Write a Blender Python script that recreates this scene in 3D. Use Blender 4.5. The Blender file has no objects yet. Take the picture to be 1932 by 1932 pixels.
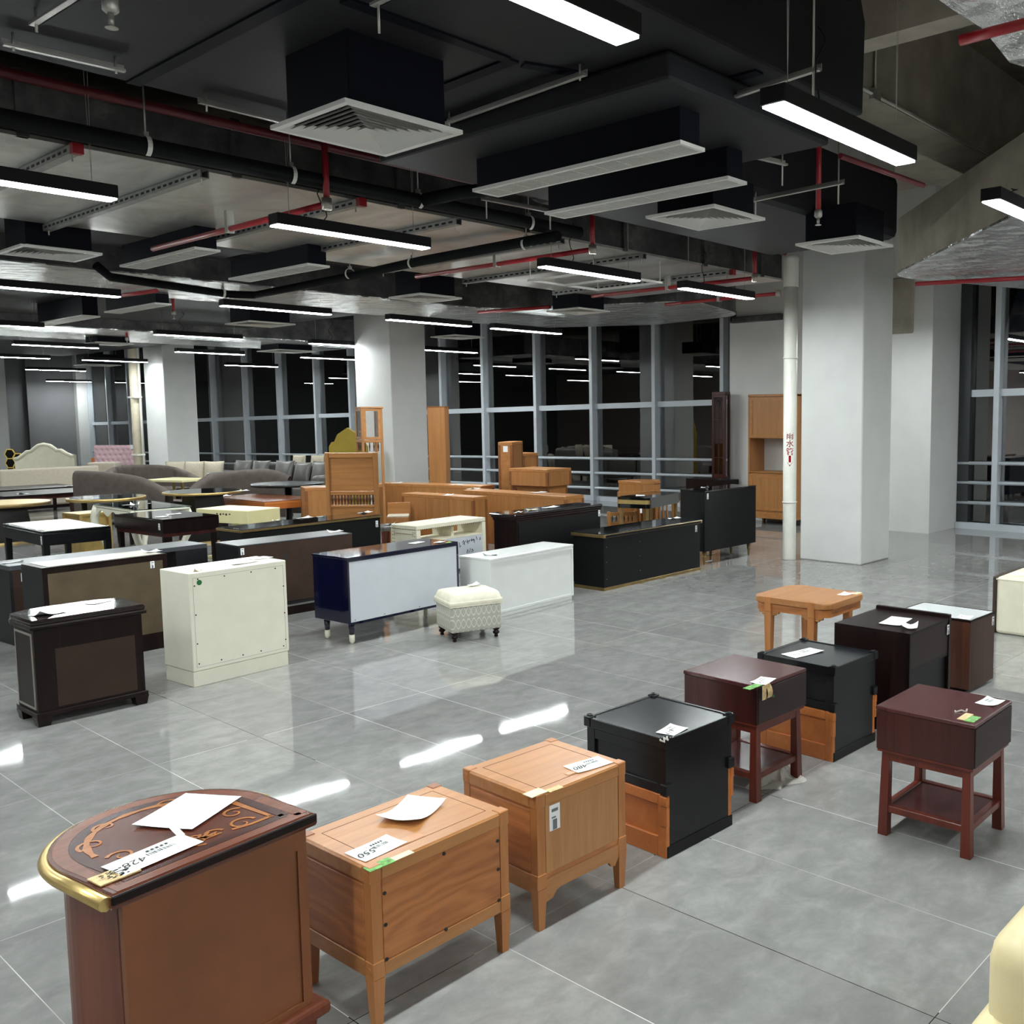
import bpy, bmesh, math, random
from mathutils import Vector, Matrix
random.seed(7)
S = bpy.context.scene
COL = S.collection
PI = math.pi

# ------------------------------------------------------------------ camera
F_PX, CX, CY, EYE = 1814.5, 1272.0, 953.5, 1.85
HEAD, PITCH, ROLL = math.radians(39.3), math.radians(5.457), math.radians(-0.27)
_f = Vector((math.cos(HEAD) * math.cos(PITCH), math.sin(HEAD) * math.cos(PITCH), -math.sin(PITCH)))
_r = Vector((math.sin(HEAD), -math.cos(HEAD), 0))
_u = _r.cross(_f)
RT = _r * math.cos(ROLL) + _u * math.sin(ROLL)
UP = -_r * math.sin(ROLL) + _u * math.cos(ROLL)
FW = _f
cam = bpy.data.cameras.new('camera')
cam.sensor_fit = 'HORIZONTAL'
cam.sensor_width = 36.0
cam.lens = F_PX * 36.0 / 1932.0
cam.shift_x = (966.0 - CX) / 1932.0
cam.shift_y = (CY - 966.0) / 1932.0
cam.clip_start = 0.05
cam.clip_end = 200
camo = bpy.data.objects.new('camera', cam)
COL.objects.link(camo)
camo.matrix_world = Matrix(((RT.x, UP.x, -FW.x, 0), (RT.y, UP.y, -FW.y, 0), (RT.z, UP.z, -FW.z, EYE), (0, 0, 0, 1)))
S.camera = camo

# ------------------------------------------------------------------ night sky, exposure
W = bpy.data.worlds.new('night')
W.use_nodes = True
W.node_tree.nodes['Background'].inputs[0].default_value = (0.02, 0.03, 0.06, 1)
W.node_tree.nodes['Background'].inputs[1].default_value = 0.06
S.world = W
S.view_settings.view_transform = 'Standard'
S.view_settings.look = 'None'
S.view_settings.gamma = 1.0
S.view_settings.use_curve_mapping = False
S.view_settings.exposure = 0.0
LAMP_POWER = 136.0
S.cycles.max_bounces = 8
S.cycles.diffuse_bounces = 4
S.cycles.glossy_bounces = 4
S.cycles.transparent_max_bounces = 12
S.cycles.sample_clamp_indirect = 6.0
S.cycles.use_denoising = True

# ------------------------------------------------------------------ pixel <-> place helpers
def ray(px, py):
    return FW + RT * ((px - CX) / F_PX) - UP * ((py - CY) / F_PX)
def fl(px, py, z=0.0):
    d = ray(px, py)
    return Vector((0, 0, EYE)) + d * ((z - EYE) / d.z)
def on(px, py, axis, val):
    d = ray(px, py)
    c = Vector((0, 0, EYE))
    return c + d * ((val - c[axis]) / d[axis])

def px_of(p):
    v = p - Vector((0, 0, EYE))
    w_ = v.dot(FW)
    return CX + F_PX * v.dot(RT) / w_, CY - F_PX * v.dot(UP) / w_

# ------------------------------------------------------------------ materials
def lin(c):
    return tuple(((v / 255.0) / 12.92 if v / 255.0 <= 0.04045 else ((v / 255.0 + 0.055) / 1.055) ** 2.4) for v in c) + (1,)
class NT:
    def __init__(s, name):
        s.m = bpy.data.materials.new(name)
        s.m.use_nodes = True
        s.n = s.m.node_tree.nodes
        s.l = s.m.node_tree.links
        s.b = s.n['Principled BSDF']
    def new(s, t, **k):
        n = s.n.new(t)
        for a, v in k.items():
            setattr(n, a, v)
        return n
    def put(s, sock, v):
        if isinstance(v, bpy.types.NodeSocket):
            s.l.new(v, sock)
        else:
            sock.default_value = v
    def math(s, op, a, b=0.0, c=None):
        n = s.new('ShaderNodeMath', operation=op)
        s.put(n.inputs[0], a)
        s.put(n.inputs[1], b)
        if c is not None:
            s.put(n.inputs[2], c)
        return n.outputs[0]
    def mix(s, f, a, b):
        n = s.new('ShaderNodeMix', data_type='RGBA')
        s.put(n.inputs[0], f)
        s.put(n.inputs[6], a)
        s.put(n.inputs[7], b)
        return n.outputs[2]
    def coord(s, scale=(1, 1, 1), kind='Object'):
        t = s.new('ShaderNodeTexCoord')
        mp = s.new('ShaderNodeMapping')
        mp.inputs['Scale'].default_value = scale
        s.l.new(t.outputs[kind], mp.inputs[0])
        return mp.outputs[0]
    def noise(s, vec, scale, detail=4, rough=.55, dist=0.0):
        n = s.new('ShaderNodeTexNoise')
        s.l.new(vec, n.inputs['Vector'])
        n.inputs['Scale'].default_value = scale
        n.inputs['Detail'].default_value = detail
        n.inputs['Roughness'].default_value = rough
        n.inputs['Distortion'].default_value = dist
        return n.outputs[0]
    def ramp(s, v, stops):
        n = s.new('ShaderNodeValToRGB')
        s.l.new(v, n.inputs[0])
        e = n.color_ramp.elements
        while len(e) < len(stops):
            e.new(.5)
        for i, (p, c) in enumerate(stops):
            e[i].position = p
            e[i].color = c if len(c) == 4 else tuple(c) + (1,)
        return n.outputs[0]
    def bump(s, h, strength=.2, dist=.01):
        n = s.new('ShaderNodeBump')
        n.inputs['Strength'].default_value = strength
        n.inputs['Distance'].default_value = dist
        s.l.new(h, n.inputs['Height'])
        s.l.new(n.outputs[0], s.b.inputs['Normal'])
    def done(s, color=None, rough=None, metal=None, spec=None, coat=None):
        for k, v in (('Base Color', color), ('Roughness', rough), ('Metallic', metal), ('Specular IOR Level', spec), ('Coat Weight', coat)):
            if v is not None:
                s.put(s.b.inputs[k], v)
        if coat:
            s.b.inputs['Coat Roughness'].default_value = 0.06
        return s.m
def paint(name, c, rough=.5, metal=0.0, spec=.5, var=.06, scale=6.0, coat=None, bump=0.0):
    t = NT(name)
    v = t.coord()
    n = t.noise(v, scale)
    a = lin(c)
    lo = tuple(max(0, x * (1 - var * 2)) for x in a[:3]) + (1,)
    hi = tuple(min(1, x * (1 + var * 2)) for x in a[:3]) + (1,)
    col = t.ramp(n, [(.25, lo), (.75, hi)])
    if bump:
        t.bump(t.noise(v, scale * 20), bump, .004)
    return t.done(col, rough, metal, spec, coat)
def wood(name, c1, c2, rough=.35, axis=0, grain=14.0, coat=None, spec=.5, ring=0.0):
    t = NT(name)
    sc = [grain, grain, grain]
    for ax_ in ((axis,) if not ring else (0, 1)):
        sc[ax_] = grain * .06
    v = t.coord(tuple(sc))
    n = t.noise(v, 1.0, 6, .6, .6)
    fine = t.noise(t.coord(tuple(x * 6 for x in sc)), 1.0, 3, .6)
    f = t.math('ADD', t.math('MULTIPLY', n, .75), t.math('MULTIPLY', fine, .25))
    if ring:
        sp = t.new('ShaderNodeSeparateXYZ')
        t.l.new(t.coord(), sp.inputs[0])
        big = t.noise(t.coord((1.6, 1.6, 5.0)), 1.0, 3, .5)
        wv = t.math('SINE', t.math('ADD', t.math('MULTIPLY', sp.outputs[2], 90.0), t.math('MULTIPLY', big, 46.0)))
        wv = t.math('MULTIPLY', t.math('ADD', wv, 1.0), .5)
        f = t.math('ADD', t.math('MULTIPLY', f, 1 - ring), t.math('MULTIPLY', wv, ring))
    col = t.ramp(f, [(.3, lin(c1)), (.68, lin(c2))])
    t.bump(fine, .04, .002)
    return t.done(col, rough, 0.0, spec, coat)
M = {}
def make_materials():
    # polished stone tiles with thin pale and a few dark joints
    t = NT('floor_tile')
    v = t.coord((1, 1, 1))
    sep = t.new('ShaderNodeSeparateXYZ')
    t.l.new(v, sep.inputs[0])
    x, y = sep.outputs[0], sep.outputs[1]
    def line(c, off, step, w):
        q = t.math('DIVIDE', t.math('SUBTRACT', c, off), step)
        f = t.math('FRACT', q)
        d = t.math('MULTIPLY', t.math('MINIMUM', f, t.math('SUBTRACT', 1.0, f)), step)
        return t.math('LESS_THAN', d, w), q
    lx, qx = line(x, .964, .5658, .0015)
    ly, qy = line(y, 1.154, 1.3783, .0015)
    g = t.math('MAXIMUM', lx, ly)
    rowd = t.math('LESS_THAN', t.math('ABSOLUTE', t.math('SUBTRACT', x, 2.642)), .05)
    rowe = t.math('LESS_THAN', t.math('ABSOLUTE', t.math('SUBTRACT', y, 2.50)), .06)
    dn = t.noise(t.coord((.9, .9, 0)), 1.0, 2)
    dark = t.math('MULTIPLY', t.math('MAXIMUM', rowd, rowe), t.math('GREATER_THAN', dn, .46))
    soft = t.noise(t.coord((2.2, 3.0, 1)), 2.6, 10, .68, .35)
    blot = t.noise(t.coord((.5, .5, 1)), 1.4, 4)
    wn = t.new('ShaderNodeTexWhiteNoise', noise_dimensions='2D')
    cmb = t.new('ShaderNodeCombineXYZ')
    t.l.new(t.math('FLOOR', qx), cmb.inputs[0])
    t.l.new(t.math('FLOOR', qy), cmb.inputs[1])
    t.l.new(cmb.outputs[0], wn.inputs['Vector'])
    f = t.math('ADD', t.math('ADD', t.math('MULTIPLY', soft, .62), t.math('MULTIPLY', blot, .28)), t.math('MULTIPLY', wn.outputs[0], .1))
    base = t.ramp(f, [(.28, lin((114, 113, 112))), (.5, lin((136, 135, 133))), (.74, lin((162, 161, 159)))])
    gn = t.noise(t.coord((.7, .7, 0)), 1.3, 2)
    gcol = t.mix(dark, t.mix(t.ramp(gn, [(.4, (0, 0, 0)), (.6, (1, 1, 1))]), lin((164, 162, 159)), lin((226, 224, 219))), lin((30, 29, 28)))
    col = t.mix(g, base, gcol)
    rg = t.ramp(t.noise(v, 2.5, 5), [(.3, (.015,) * 3), (.75, (.06,) * 3)])
    t.bump(t.noise(t.coord((1, 1, 0)), 3.2, 2), .014, .008)
    M['floor'] = t.done(col, rg, 0.0, .55)

    M['plaster'] = paint('white_plaster', (206, 206, 204), .6, var=.02, scale=3, bump=.05)
    M['plaster_pink'] = paint('warm_plaster', (205, 192, 186), .6, var=.02, scale=2)
    M['plaster_dark'] = paint('grey_plaster', (112, 112, 114), .7, var=.03, scale=2)
    M['concrete'] = paint('bare_concrete', (158, 152, 138), .85, var=.16, scale=2.2, bump=.3)
    M['concrete_light'] = paint('concrete_underside', (170, 163, 150), .85, var=.1, scale=3, bump=.2)
    M['black_duct'] = paint('black_duct_wrap', (33, 33, 36), .62, spec=.2, var=.12, scale=2.0, bump=.12)
    M['black_neck'] = paint('black_neck_wrap', (10, 11, 20), .6, var=.1, scale=3, spec=.1)
    M['black_metal'] = paint('black_metal', (18, 18, 19), .5, var=.05, spec=.2)
    M['foam'] = paint('black_foam', (19, 20, 22), .8, spec=.15, var=.1, scale=9, bump=.2)
    # galvanised sheet and foil wrap
    t = NT('galvanised_sheet')
    v = t.coord()
    n = t.noise(t.coord((1.4, 1.0, 1)), 1.1, 5, .6, 1.2)
    t.bump(t.noise(t.coord((.5, 1.2, 1)), 1.6, 2), .16, .03)
    M['galv'] = t.done(t.ramp(n, [(.3, lin((176, 176, 172))), (.55, lin((212, 212, 208))), (.8, lin((236, 236, 233)))]), t.ramp(n, [(.3, (.44,) * 3), (.8, (.26,) * 3)]), .85)
    t = NT('tarnished_duct_side')
    v = t.coord((1.2, 1.2, 1.2))
    n = t.noise(v, 2.2, 7, .65)
    M['duct_side'] = t.done(t.ramp(n, [(.3, lin((40, 40, 41))), (.55, lin((84, 84, 84))), (.8, lin((138, 136, 130)))]), .55, .45)
    t = NT('pinned_foil')
    v = t.coord((1, 1, 1))
    vo = t.new('ShaderNodeTexVoronoi')
    vo.inputs['Scale'].default_value = 5.0
    t.l.new(v, vo.inputs['Vector'])
    h = t.math('ADD', t.math('MULTIPLY', vo.outputs['Distance'], 1.4), t.noise(t.coord((3, 10, 3)), 2.0, 4))
    t.bump(h, .9, .035)
    n = t.noise(v, 1.5, 5)
    M['foil'] = t.done(t.ramp(n, [(.3, lin((196, 196, 194))), (.75, lin((238, 238, 236)))]), .26, .85)
    M['strut'] = paint('zinc_strut', (150, 150, 148), .42, .7, var=.12, scale=9)
    M['rod'] = paint('zinc_rod', (176, 174, 168), .4, .7)
    M['white_metal'] = paint('white_metal', (218, 217, 212), .45, var=.02)
    M['white_clip'] = paint('white_plastic_clip', (222, 222, 216), .4)
    M['red'] = paint('red_pipe_paint', (150, 24, 34), .38, var=.08)
    M['red_shaded'] = paint('shaded_red_paint', (96, 22, 30), .5, var=.15)  # darker copy of the pipe red, shade near the ceiling put into the colour
    M['mullion'] = paint('grey_window_frame', (200, 206, 213), .38, .15, var=.02)
    M['mullion_dark'] = paint('dark_window_edge', (58, 61, 64), .4, .3)
    M['upvc'] = paint('white_pipe', (222, 221, 212), .38, var=.04, scale=4)
    M['upvc_old'] = paint('stained_pipe', (206, 196, 174), .5, var=.1, scale=5)
    M['red_ink'] = paint('red_ink', (140, 8, 22), .6, spec=.1)
    M['ink'] = paint('dark_ink', (28, 28, 30), .7)
    M['grey_ink'] = paint('grey_ink', (110, 112, 114), .8)
    M['paper'] = paint('white_paper', (236, 237, 238), .75, var=.015)
    M['paper_cream'] = paint('cream_paper', (222, 205, 168), .75, var=.08, scale=30)
    M['green_label'] = paint('green_label', (104, 158, 82), .6, var=.35, scale=60)
    M['tan_label'] = paint('tan_label', (198, 170, 122), .6, var=.2, scale=60)
    M['tape'] = paint('brown_tape', (176, 116, 62), .3)
    M['sticker_green'] = paint('green_dot', (24, 104, 50), .5)
    # woods
    M['oak'] = wood('oak', (152, 99, 54), (178, 124, 74), .34, 0, 18)
    M['oak_v'] = wood('oak_upright', (152, 94, 48), (182, 122, 70), .36, 2)
    M['oak_panel'] = wood('oak_panel', (140, 82, 42), (190, 122, 68), .4, 0, 20, ring=.15)
    M['oak_panel_v'] = wood('oak_panel_upright', (158, 108, 64), (184, 134, 86), .42, 2, 22)
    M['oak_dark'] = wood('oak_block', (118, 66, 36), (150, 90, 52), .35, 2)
    M['oak_line'] = paint('oak_groove', (92, 52, 26), .6)
    M['honey'] = wood('honey_oak', (146, 96, 50), (176, 122, 70), .36, 0)
    M['honey_v'] = wood('honey_oak_upright', (142, 94, 50), (172, 120, 70), .38, 2)
    M['honey_dark'] = wood('honey_edge', (106, 62, 28), (136, 84, 44), .38, 0)
    M['spindle'] = wood('turned_spindle', (58, 30, 14), (86, 48, 24), .35, 2)
    M['mahog'] = wood('mahogany_top', (52, 24, 26), (86, 48, 48), .22, 0, 10, coat=.2)
    M['mahog_v'] = wood('mahogany_side', (34, 13, 13), (76, 33, 29), .28, 2, 16, coat=.1)
    M['mahog_leg'] = wood('mahogany_leg', (72, 26, 19), (104, 44, 30), .3, 2)
    M['mahog_dark'] = paint('dark_mahogany_back', (50, 38, 38), .5, var=.06, spec=.3)
    M['espresso'] = wood('espresso_wood', (14, 8, 8), (32, 19, 17), .34, 2, 14, spec=.18)
    M['espresso_top'] = wood('espresso_gloss', (16, 9, 9), (32, 20, 18), .06, 0, 8, coat=.5)
    M['brown_back'] = paint('brown_board', (54, 38, 30), .6, spec=.25, var=.12, scale=5)
    M['umber_back'] = paint('umber_board', (84, 71, 54), .6, spec=.25, var=.1, scale=7)
    M['walnut'] = wood('walnut', (56, 30, 22), (92, 56, 40), .35, 2, 18)
    M['walnut_back'] = paint('grey_brown_board', (112, 100, 88), .6, var=.06, scale=10)
    M['marq_top'] = wood('rosewood_top', (66, 30, 19), (94, 48, 31), .2, 0, 14, coat=.1)
    M['marq_band'] = wood('rosewood_band', (48, 20, 16), (68, 32, 25), .2, 0, 12, coat=.1)
    M['marq_gold'] = wood('satinwood_inlay', (132, 78, 38), (164, 106, 56), .2, 0, 16, coat=.2)
    M['marq_side'] = wood('rosewood_side', (92, 44, 28), (122, 66, 44), .34, 2, 16, spec=.22)
    M['marq_rim'] = wood('rosewood_rim', (84, 40, 22), (112, 58, 36), .24, 0, 16, spec=.3)
    M['demi_back'] = paint('stained_back_board', (120, 70, 38), .5, var=.12, scale=3)
    M['orange_wood'] = wood('orange_wood', (168, 94, 42), (192, 116, 58), .36, 0)
    M['tea_wood'] = wood('red_brown_top', (120, 68, 44), (146, 90, 62), .2, 0)
    # lacquers, leathers, fabrics
    M['black'] = paint('black_lacquer', (15, 16, 18), .26, var=.05, spec=.4)
    M['black_satin'] = paint('black_satin', (20, 20, 21), .38, var=.05, spec=.2)
    M['black_gloss'] = paint('black_gloss', (15, 15, 17), .05, coat=.5)
    M['black_top'] = paint('black_blue_top', (24, 27, 32), .2, var=.05, spec=.35)
    M['charcoal'] = paint('charcoal_top', (70, 72, 76), .32, var=.04)
    M['charcoal_side'] = paint('charcoal_side', (30, 30, 32), .45, spec=.25)
    M['navy'] = paint('navy_gloss', (8, 11, 40), .05, coat=.6, var=.03)
    M['white_board'] = paint('pale_grey_board', (196, 200, 206), .5, var=.02)
    M['white_lac'] = paint('white_lacquer', (224, 225, 222), .2, var=.015)
    M['cream_lac'] = paint('cream_lacquer', (228, 224, 206), .3, var=.02)
    M['cream_top'] = paint('cream_stone_top', (232, 228, 212), .25, var=.02)
    M['white_glass'] = paint('white_glass_top', (226, 230, 230), .04, var=.01, coat=.5)
    M['pale_yellow'] = paint('pale_yellow_lacquer', (220, 212, 162), .35, var=.02)
    M['brass'] = paint('brass', (206, 178, 116), .34, .8, var=.08, scale=12)
    M['brass_dull'] = paint('aged_brass', (150, 126, 84), .35, .8, var=.1, scale=12)
    M['gold_paint'] = paint('gold_paint', (206, 172, 76), .4)
    M['silver'] = paint('silver_leaf', (166, 160, 150), .35, .6)
    M['sofa_taupe'] = paint('taupe_velvet', (84, 75, 69), .85, var=.1, scale=9, bump=.2)
    M['sofa_grey'] = paint('grey_leather', (82, 79, 76), .35, var=.06, scale=6, bump=.1)
    M['beige_fabric'] = paint('beige_fabric', (176, 166, 150), .85, var=.04, scale=20, bump=.2)
    M['cushion'] = paint('cushion_fabric', (178, 168, 150), .85, var=.05, scale=20, bump=.2)
    M['cream_leather'] = paint('cream_leather', (226, 220, 198), .42, var=.03, scale=9, bump=.08)
    M['butter_leather'] = paint('butter_leather', (222, 206, 160), .4, var=.05, scale=7, bump=.1)
    M['mustard'] = paint('mustard_leather', (150, 128, 40), .5, var=.05)
    M['pink'] = paint('pink_velvet', (206, 172, 178), .6, var=.04, scale=8)
    M['dark_trim'] = paint('dark_trim', (58, 46, 38), .45)
    M['ottoman_lid'] = paint('cream_chenille', (222, 216, 196), .85, var=.05, scale=18, bump=.2)
    t = NT('trellis_fabric')
    v = t.coord()
    sep = t.new('ShaderNodeSeparateXYZ')
    t.l.new(v, sep.inputs[0])
    s_ = t.math('ADD', sep.outputs[0], sep.outputs[1])
    cw = t.math('COSINE', t.math('MULTIPLY', s_, 2 * PI / .088))
    lines = None
    for sg in (.36, -.36):
        q = t.math('FRACT', t.math('ADD', t.math('DIVIDE', sep.outputs[2], .1), t.math('MULTIPLY', cw, sg)))
        d = t.math('LESS_THAN', t.math('ABSOLUTE', t.math('SUBTRACT', q, .5)), .05)
        lines = d if lines is None else t.math('MAXIMUM', lines, d)
    q = t.math('FRACT', t.math('DIVIDE', sep.outputs[2], .075))
    M['trellis'] = t.done(t.mix(lines, lin((172, 172, 160)), lin((212, 210, 198))), .85)
    # window glass: clear pane with mirror-like reflection
    t = NT('window_glass')
    fr = t.new('ShaderNodeFresnel')
    fr.inputs[0].default_value = 2.8
    tr = t.new('ShaderNodeBsdfTransparent')
    gl = t.new('ShaderNodeBsdfGlossy')
    gl.inputs['Roughness'].default_value = 0.005
    mx = t.new('ShaderNodeMixShader')
    t.l.new(fr.outputs[0], mx.inputs[0])
    t.l.new(tr.outputs[0], mx.inputs[1])
    t.l.new(gl.outputs[0], mx.inputs[2])
    t.l.new(mx.outputs[0], t.n['Material Output'].inputs[0])
    M['glass'] = t.m
    t = NT('clear_table_glass')
    fr = t.new('ShaderNodeFresnel')
    fr.inputs[0].default_value = 1.5
    tr = t.new('ShaderNodeBsdfTransparent')
    tr.inputs[0].default_value = (.85, .9, .88, 1)
    gl = t.new('ShaderNodeBsdfGlossy')
    gl.inputs['Roughness'].default_value = 0.01
    mx = t.new('ShaderNodeMixShader')
    t.l.new(fr.outputs[0], mx.inputs[0])
    t.l.new(tr.outputs[0], mx.inputs[1])
    t.l.new(gl.outputs[0], mx.inputs[2])
    t.l.new(mx.outputs[0], t.n['Material Output'].inputs[0])
    M['table_glass'] = t.m
    t = NT('thin_plastic_film')
    tr = t.new('ShaderNodeBsdfTransparent')
    t.b.inputs['Base Color'].default_value = lin((226, 222, 214))
    t.b.inputs['Roughness'].default_value = .25
    mx = t.new('ShaderNodeMixShader')
    mx.inputs[0].default_value = .42
    t.l.new(tr.outputs[0], mx.inputs[1])
    t.l.new(t.b.outputs[0], mx.inputs[2])
    t.l.new(mx.outputs[0], t.n['Material Output'].inputs[0])
    M['film'] = t.m
    t = NT('lamp_diffuser')
    t.b.inputs['Base Color'].default_value = (.9, .9, .9, 1)
    t.b.inputs['Emission Color'].default_value = (.925, 1.0, .995, 1)
    t.b.inputs['Emission Strength'].default_value = LAMP_POWER
    M['lamp'] = t.m
make_materials()

# ------------------------------------------------------------------ mesh helpers
OFF = {}
class MB:
    def __init__(s):
        s.bm = bmesh.new()
        s.mats = []
    def mi(s, m):
        if m is None:
            return 0
        if m not in s.mats:
            s.mats.append(m)
        return s.mats.index(m)
    def _fin(s, vs, bevel, mt, seg=1):
        if bevel:
            ed = list({e for v in vs for e in v.link_edges})
            bmesh.ops.bevel(s.bm, geom=ed, offset=bevel, segments=seg, affect='EDGES', profile=.5)
        return s
    def box(s, x0, x1, y0, y1, z0, z1, bevel=0.0, seg=1, mat=None, M4=None):
        if x1 < x0: x0, x1 = x1, x0
        if y1 < y0: y0, y1 = y1, y0
        if z1 < z0: z0, z1 = z1, z0
        n0 = len(s.bm.faces)
        vs = [s.bm.verts.new(p) for p in ((x0, y0, z0), (x1, y0, z0), (x1, y1, z0), (x0, y1, z0), (x0, y0, z1), (x1, y0, z1), (x1, y1, z1), (x0, y1, z1))]
        fs = [s.bm.faces.new([vs[i] for i in q]) for q in ((3, 2, 1, 0), (4, 5, 6, 7), (0, 1, 5, 4), (1, 2, 6, 5), (2, 3, 7, 6), (3, 0, 4, 7))]
        if mat is not None:
            k = s.mi(mat)
            for f in fs:
                f.material_index = k
        if M4 is not None:
            bmesh.ops.transform(s.bm, matrix=M4, verts=vs)
        if bevel:
            b = min(bevel, (x1 - x0) * .45, (y1 - y0) * .45, (z1 - z0) * .45)
            ed = list({e for v in vs for e in v.link_edges})
            bmesh.ops.bevel(s.bm, geom=ed, offset=b, segments=seg, affect='EDGES', profile=.5)
        return s
    def prism(s, pts, z0, z1, bevel=0.0, seg=1, scale=1.0):
        """vertical extrusion of an outline in xy"""
        c = Vector((sum(p[0] for p in pts) / len(pts), sum(p[1] for p in pts) / len(pts)))
        a = [s.bm.verts.new((p[0], p[1], z0)) for p in pts]
        b = [s.bm.verts.new((c.x + (p[0] - c.x) * scale, c.y + (p[1] - c.y) * scale, z1)) for p in pts]
        n = len(pts)
        top = s.bm.faces.new(b)
        bot = s.bm.faces.new(a[::-1])
        for i in range(n):
            s.bm.faces.new((a[i], a[(i + 1) % n], b[(i + 1) % n], b[i]))
        if bevel:
            ed = list(top.edges) + list(bot.edges)
            bmesh.ops.bevel(s.bm, geom=ed, offset=bevel, segments=seg, affect='EDGES', profile=.5)
        return s
    def taper(s, x, y, z0, z1, a0, a1, b0=None, b1=None, dx=0, dy=0):
        """square post, half sizes a at the bottom and top; dx, dy shift the top"""
        b0 = a0 if b0 is None else b0
        b1 = a1 if b1 is None else b1
        lo = [s.bm.verts.new((x + i * a0, y + j * b0, z0)) for i, j in ((-1, -1), (1, -1), (1, 1), (-1, 1))]
        hi = [s.bm.verts.new((x + dx + i * a1, y + dy + j * b1, z1)) for i, j in ((-1, -1), (1, -1), (1, 1), (-1, 1))]
        s.bm.faces.new(lo[::-1])
        s.bm.faces.new(hi)
        for i in range(4):
            s.bm.faces.new((lo[i], lo[(i + 1) % 4], hi[(i + 1) % 4], hi[i]))
        return s
    def lathe(s, prof, x=0, y=0, n=16, M4=None):
        rings = []
        allv = []
        for r, z in prof:
            ring = [s.bm.verts.new((x + r * math.cos(2 * PI * k / n), y + r * math.sin(2 * PI * k / n), z)) for k in range(n)]
            rings.append(ring)
            allv += ring
        for a, b in zip(rings, rings[1:]):
            for k in range(n):
                f = s.bm.faces.new((a[k], a[(k + 1) % n], b[(k + 1) % n], b[k]))
                f.smooth = True
        s.bm.faces.new(rings[0][::-1])
        s.bm.faces.new(rings[-1])
        if M4 is not None:
            bmesh.ops.transform(s.bm, matrix=M4, verts=allv)
        return s
    def cyl(s, p, q, r, n=12):
        p, q = Vector(p), Vector(q)
        d = q - p
        m = Matrix.Translation(p) @ d.to_track_quat('Z', 'Y').to_matrix().to_4x4()
        return s.lathe([(r, 0), (r, d.length)], n=n, M4=m)
    def tube(s, pts, r, n=8, close=False):
        pts = [Vector(p) for p in pts]
        rings = []
        N = len(pts)
        ref = None
        for i, p in enumerate(pts):
            d = (pts[min(i + 1, N - 1)] - pts[max(i - 1, 0)]).normalized()
            if ref is None:
                ref = Vector((0, 0, 1)) if abs(d.z) < .9 else Vector((1, 0, 0))
            a = d.cross(ref).normalized()
            b = a.cross(d).normalized()
            ref = b
            rr = r[i] if isinstance(r, (list, tuple)) else r
            rings.append([s.bm.verts.new(p + (a * math.cos(2 * PI * k / n) + b * math.sin(2 * PI * k / n)) * rr) for k in range(n)])
        for a, b in zip(rings, rings[1:]):
            for k in range(n):
                f = s.bm.faces.new((a[k], a[(k + 1) % n], b[(k + 1) % n], b[k]))
                f.smooth = True
        s.bm.faces.new(rings[0][::-1])
        s.bm.faces.new(rings[-1])
        return s
    def quad(s, *p, mat=None):
        f = s.bm.faces.new([s.bm.verts.new(q) for q in p])
        if mat is not None:
            f.material_index = s.mi(mat)
        return s
    def frame(s, x0, x1, z0, z1, y0, y1, wd):
        """picture frame in the xz plane"""
        s.box(x0, x1, y0, y1, z1 - wd, z1)
        s.box(x0, x1, y0, y1, z0, z0 + wd)
        s.box(x0, x0 + wd, y0, y1, z0 + wd, z1 - wd)
        s.box(x1 - wd, x1, y0, y1, z0 + wd, z1 - wd)
        return s
    def frame_x(s, y0, y1, z0, z1, x0, x1, wd):
        s.box(x0, x1, y0, y1, z1 - wd, z1)
        s.box(x0, x1, y0, y1, z0, z0 + wd)
        s.box(x0, x1, y0, y0 + wd, z0 + wd, z1 - wd)
        s.box(x0, x1, y1 - wd, y1, z0 + wd, z1 - wd)
        return s
    def grid(s, fn, nu, nv, smooth=True):
        vs = [[s.bm.verts.new(fn(i / nu, j / nv)) for j in range(nv + 1)] for i in range(nu + 1)]
        for i in range(nu):
            for j in range(nv):
                f = s.bm.faces.new((vs[i][j], vs[i + 1][j], vs[i + 1][j + 1], vs[i][j + 1]))
                f.smooth = smooth
        return s
    def build(s, name, mat, parent=None, kind=None, label=None, shift=True, normals=True):
        if parent is not None and shift and parent.name in OFF:
            o_ = OFF[parent.name]
            bmesh.ops.translate(s.bm, vec=o_, verts=s.bm.verts[:])
        if normals:
            bmesh.ops.recalc_face_normals(s.bm, faces=s.bm.faces[:])
        me = bpy.data.meshes.new(name)
        s.bm.to_mesh(me)
        s.bm.free()
        me.materials.append(M[mat])
        for m in s.mats[0:]:
            pass
        ob = bpy.data.objects.new(name, me)
        COL.objects.link(ob)
        if parent is not None:
            ob.parent = parent
            if parent.name in OFF:
                OFF[ob.name] = OFF[parent.name]
        if kind:
            ob['kind'] = kind
        if label:
            ob['label'] = label
        return ob
def tag(o, label, cat, group=None, kind=None):
    o['label'] = label
    o['category'] = cat
    if group: o['group'] = group
    if kind: o['kind'] = kind
    return o
def T(name, label, cat, x, y, ang=0, w=0, d=0, z=0, group=None):
    """thing whose near corner stands at x, y; parts are drawn from that corner, the Empty sits at the middle of the base"""
    a = math.radians(ang)
    o = bpy.data.objects.new(name, None)
    COL.objects.link(o)
    ux, uy = math.cos(a), math.sin(a)
    o.location = (x + ux * w / 2 - uy * d / 2, y + uy * w / 2 + ux * d / 2, z)
    o.rotation_euler = (0, 0, a)
    o.empty_display_size = .1
    OFF[o.name] = Vector((-w / 2, -d / 2, 0))
    PL[o.name] = (x, y, a, z)
    return tag(o, label, cat, group)
PL = {}
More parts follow.
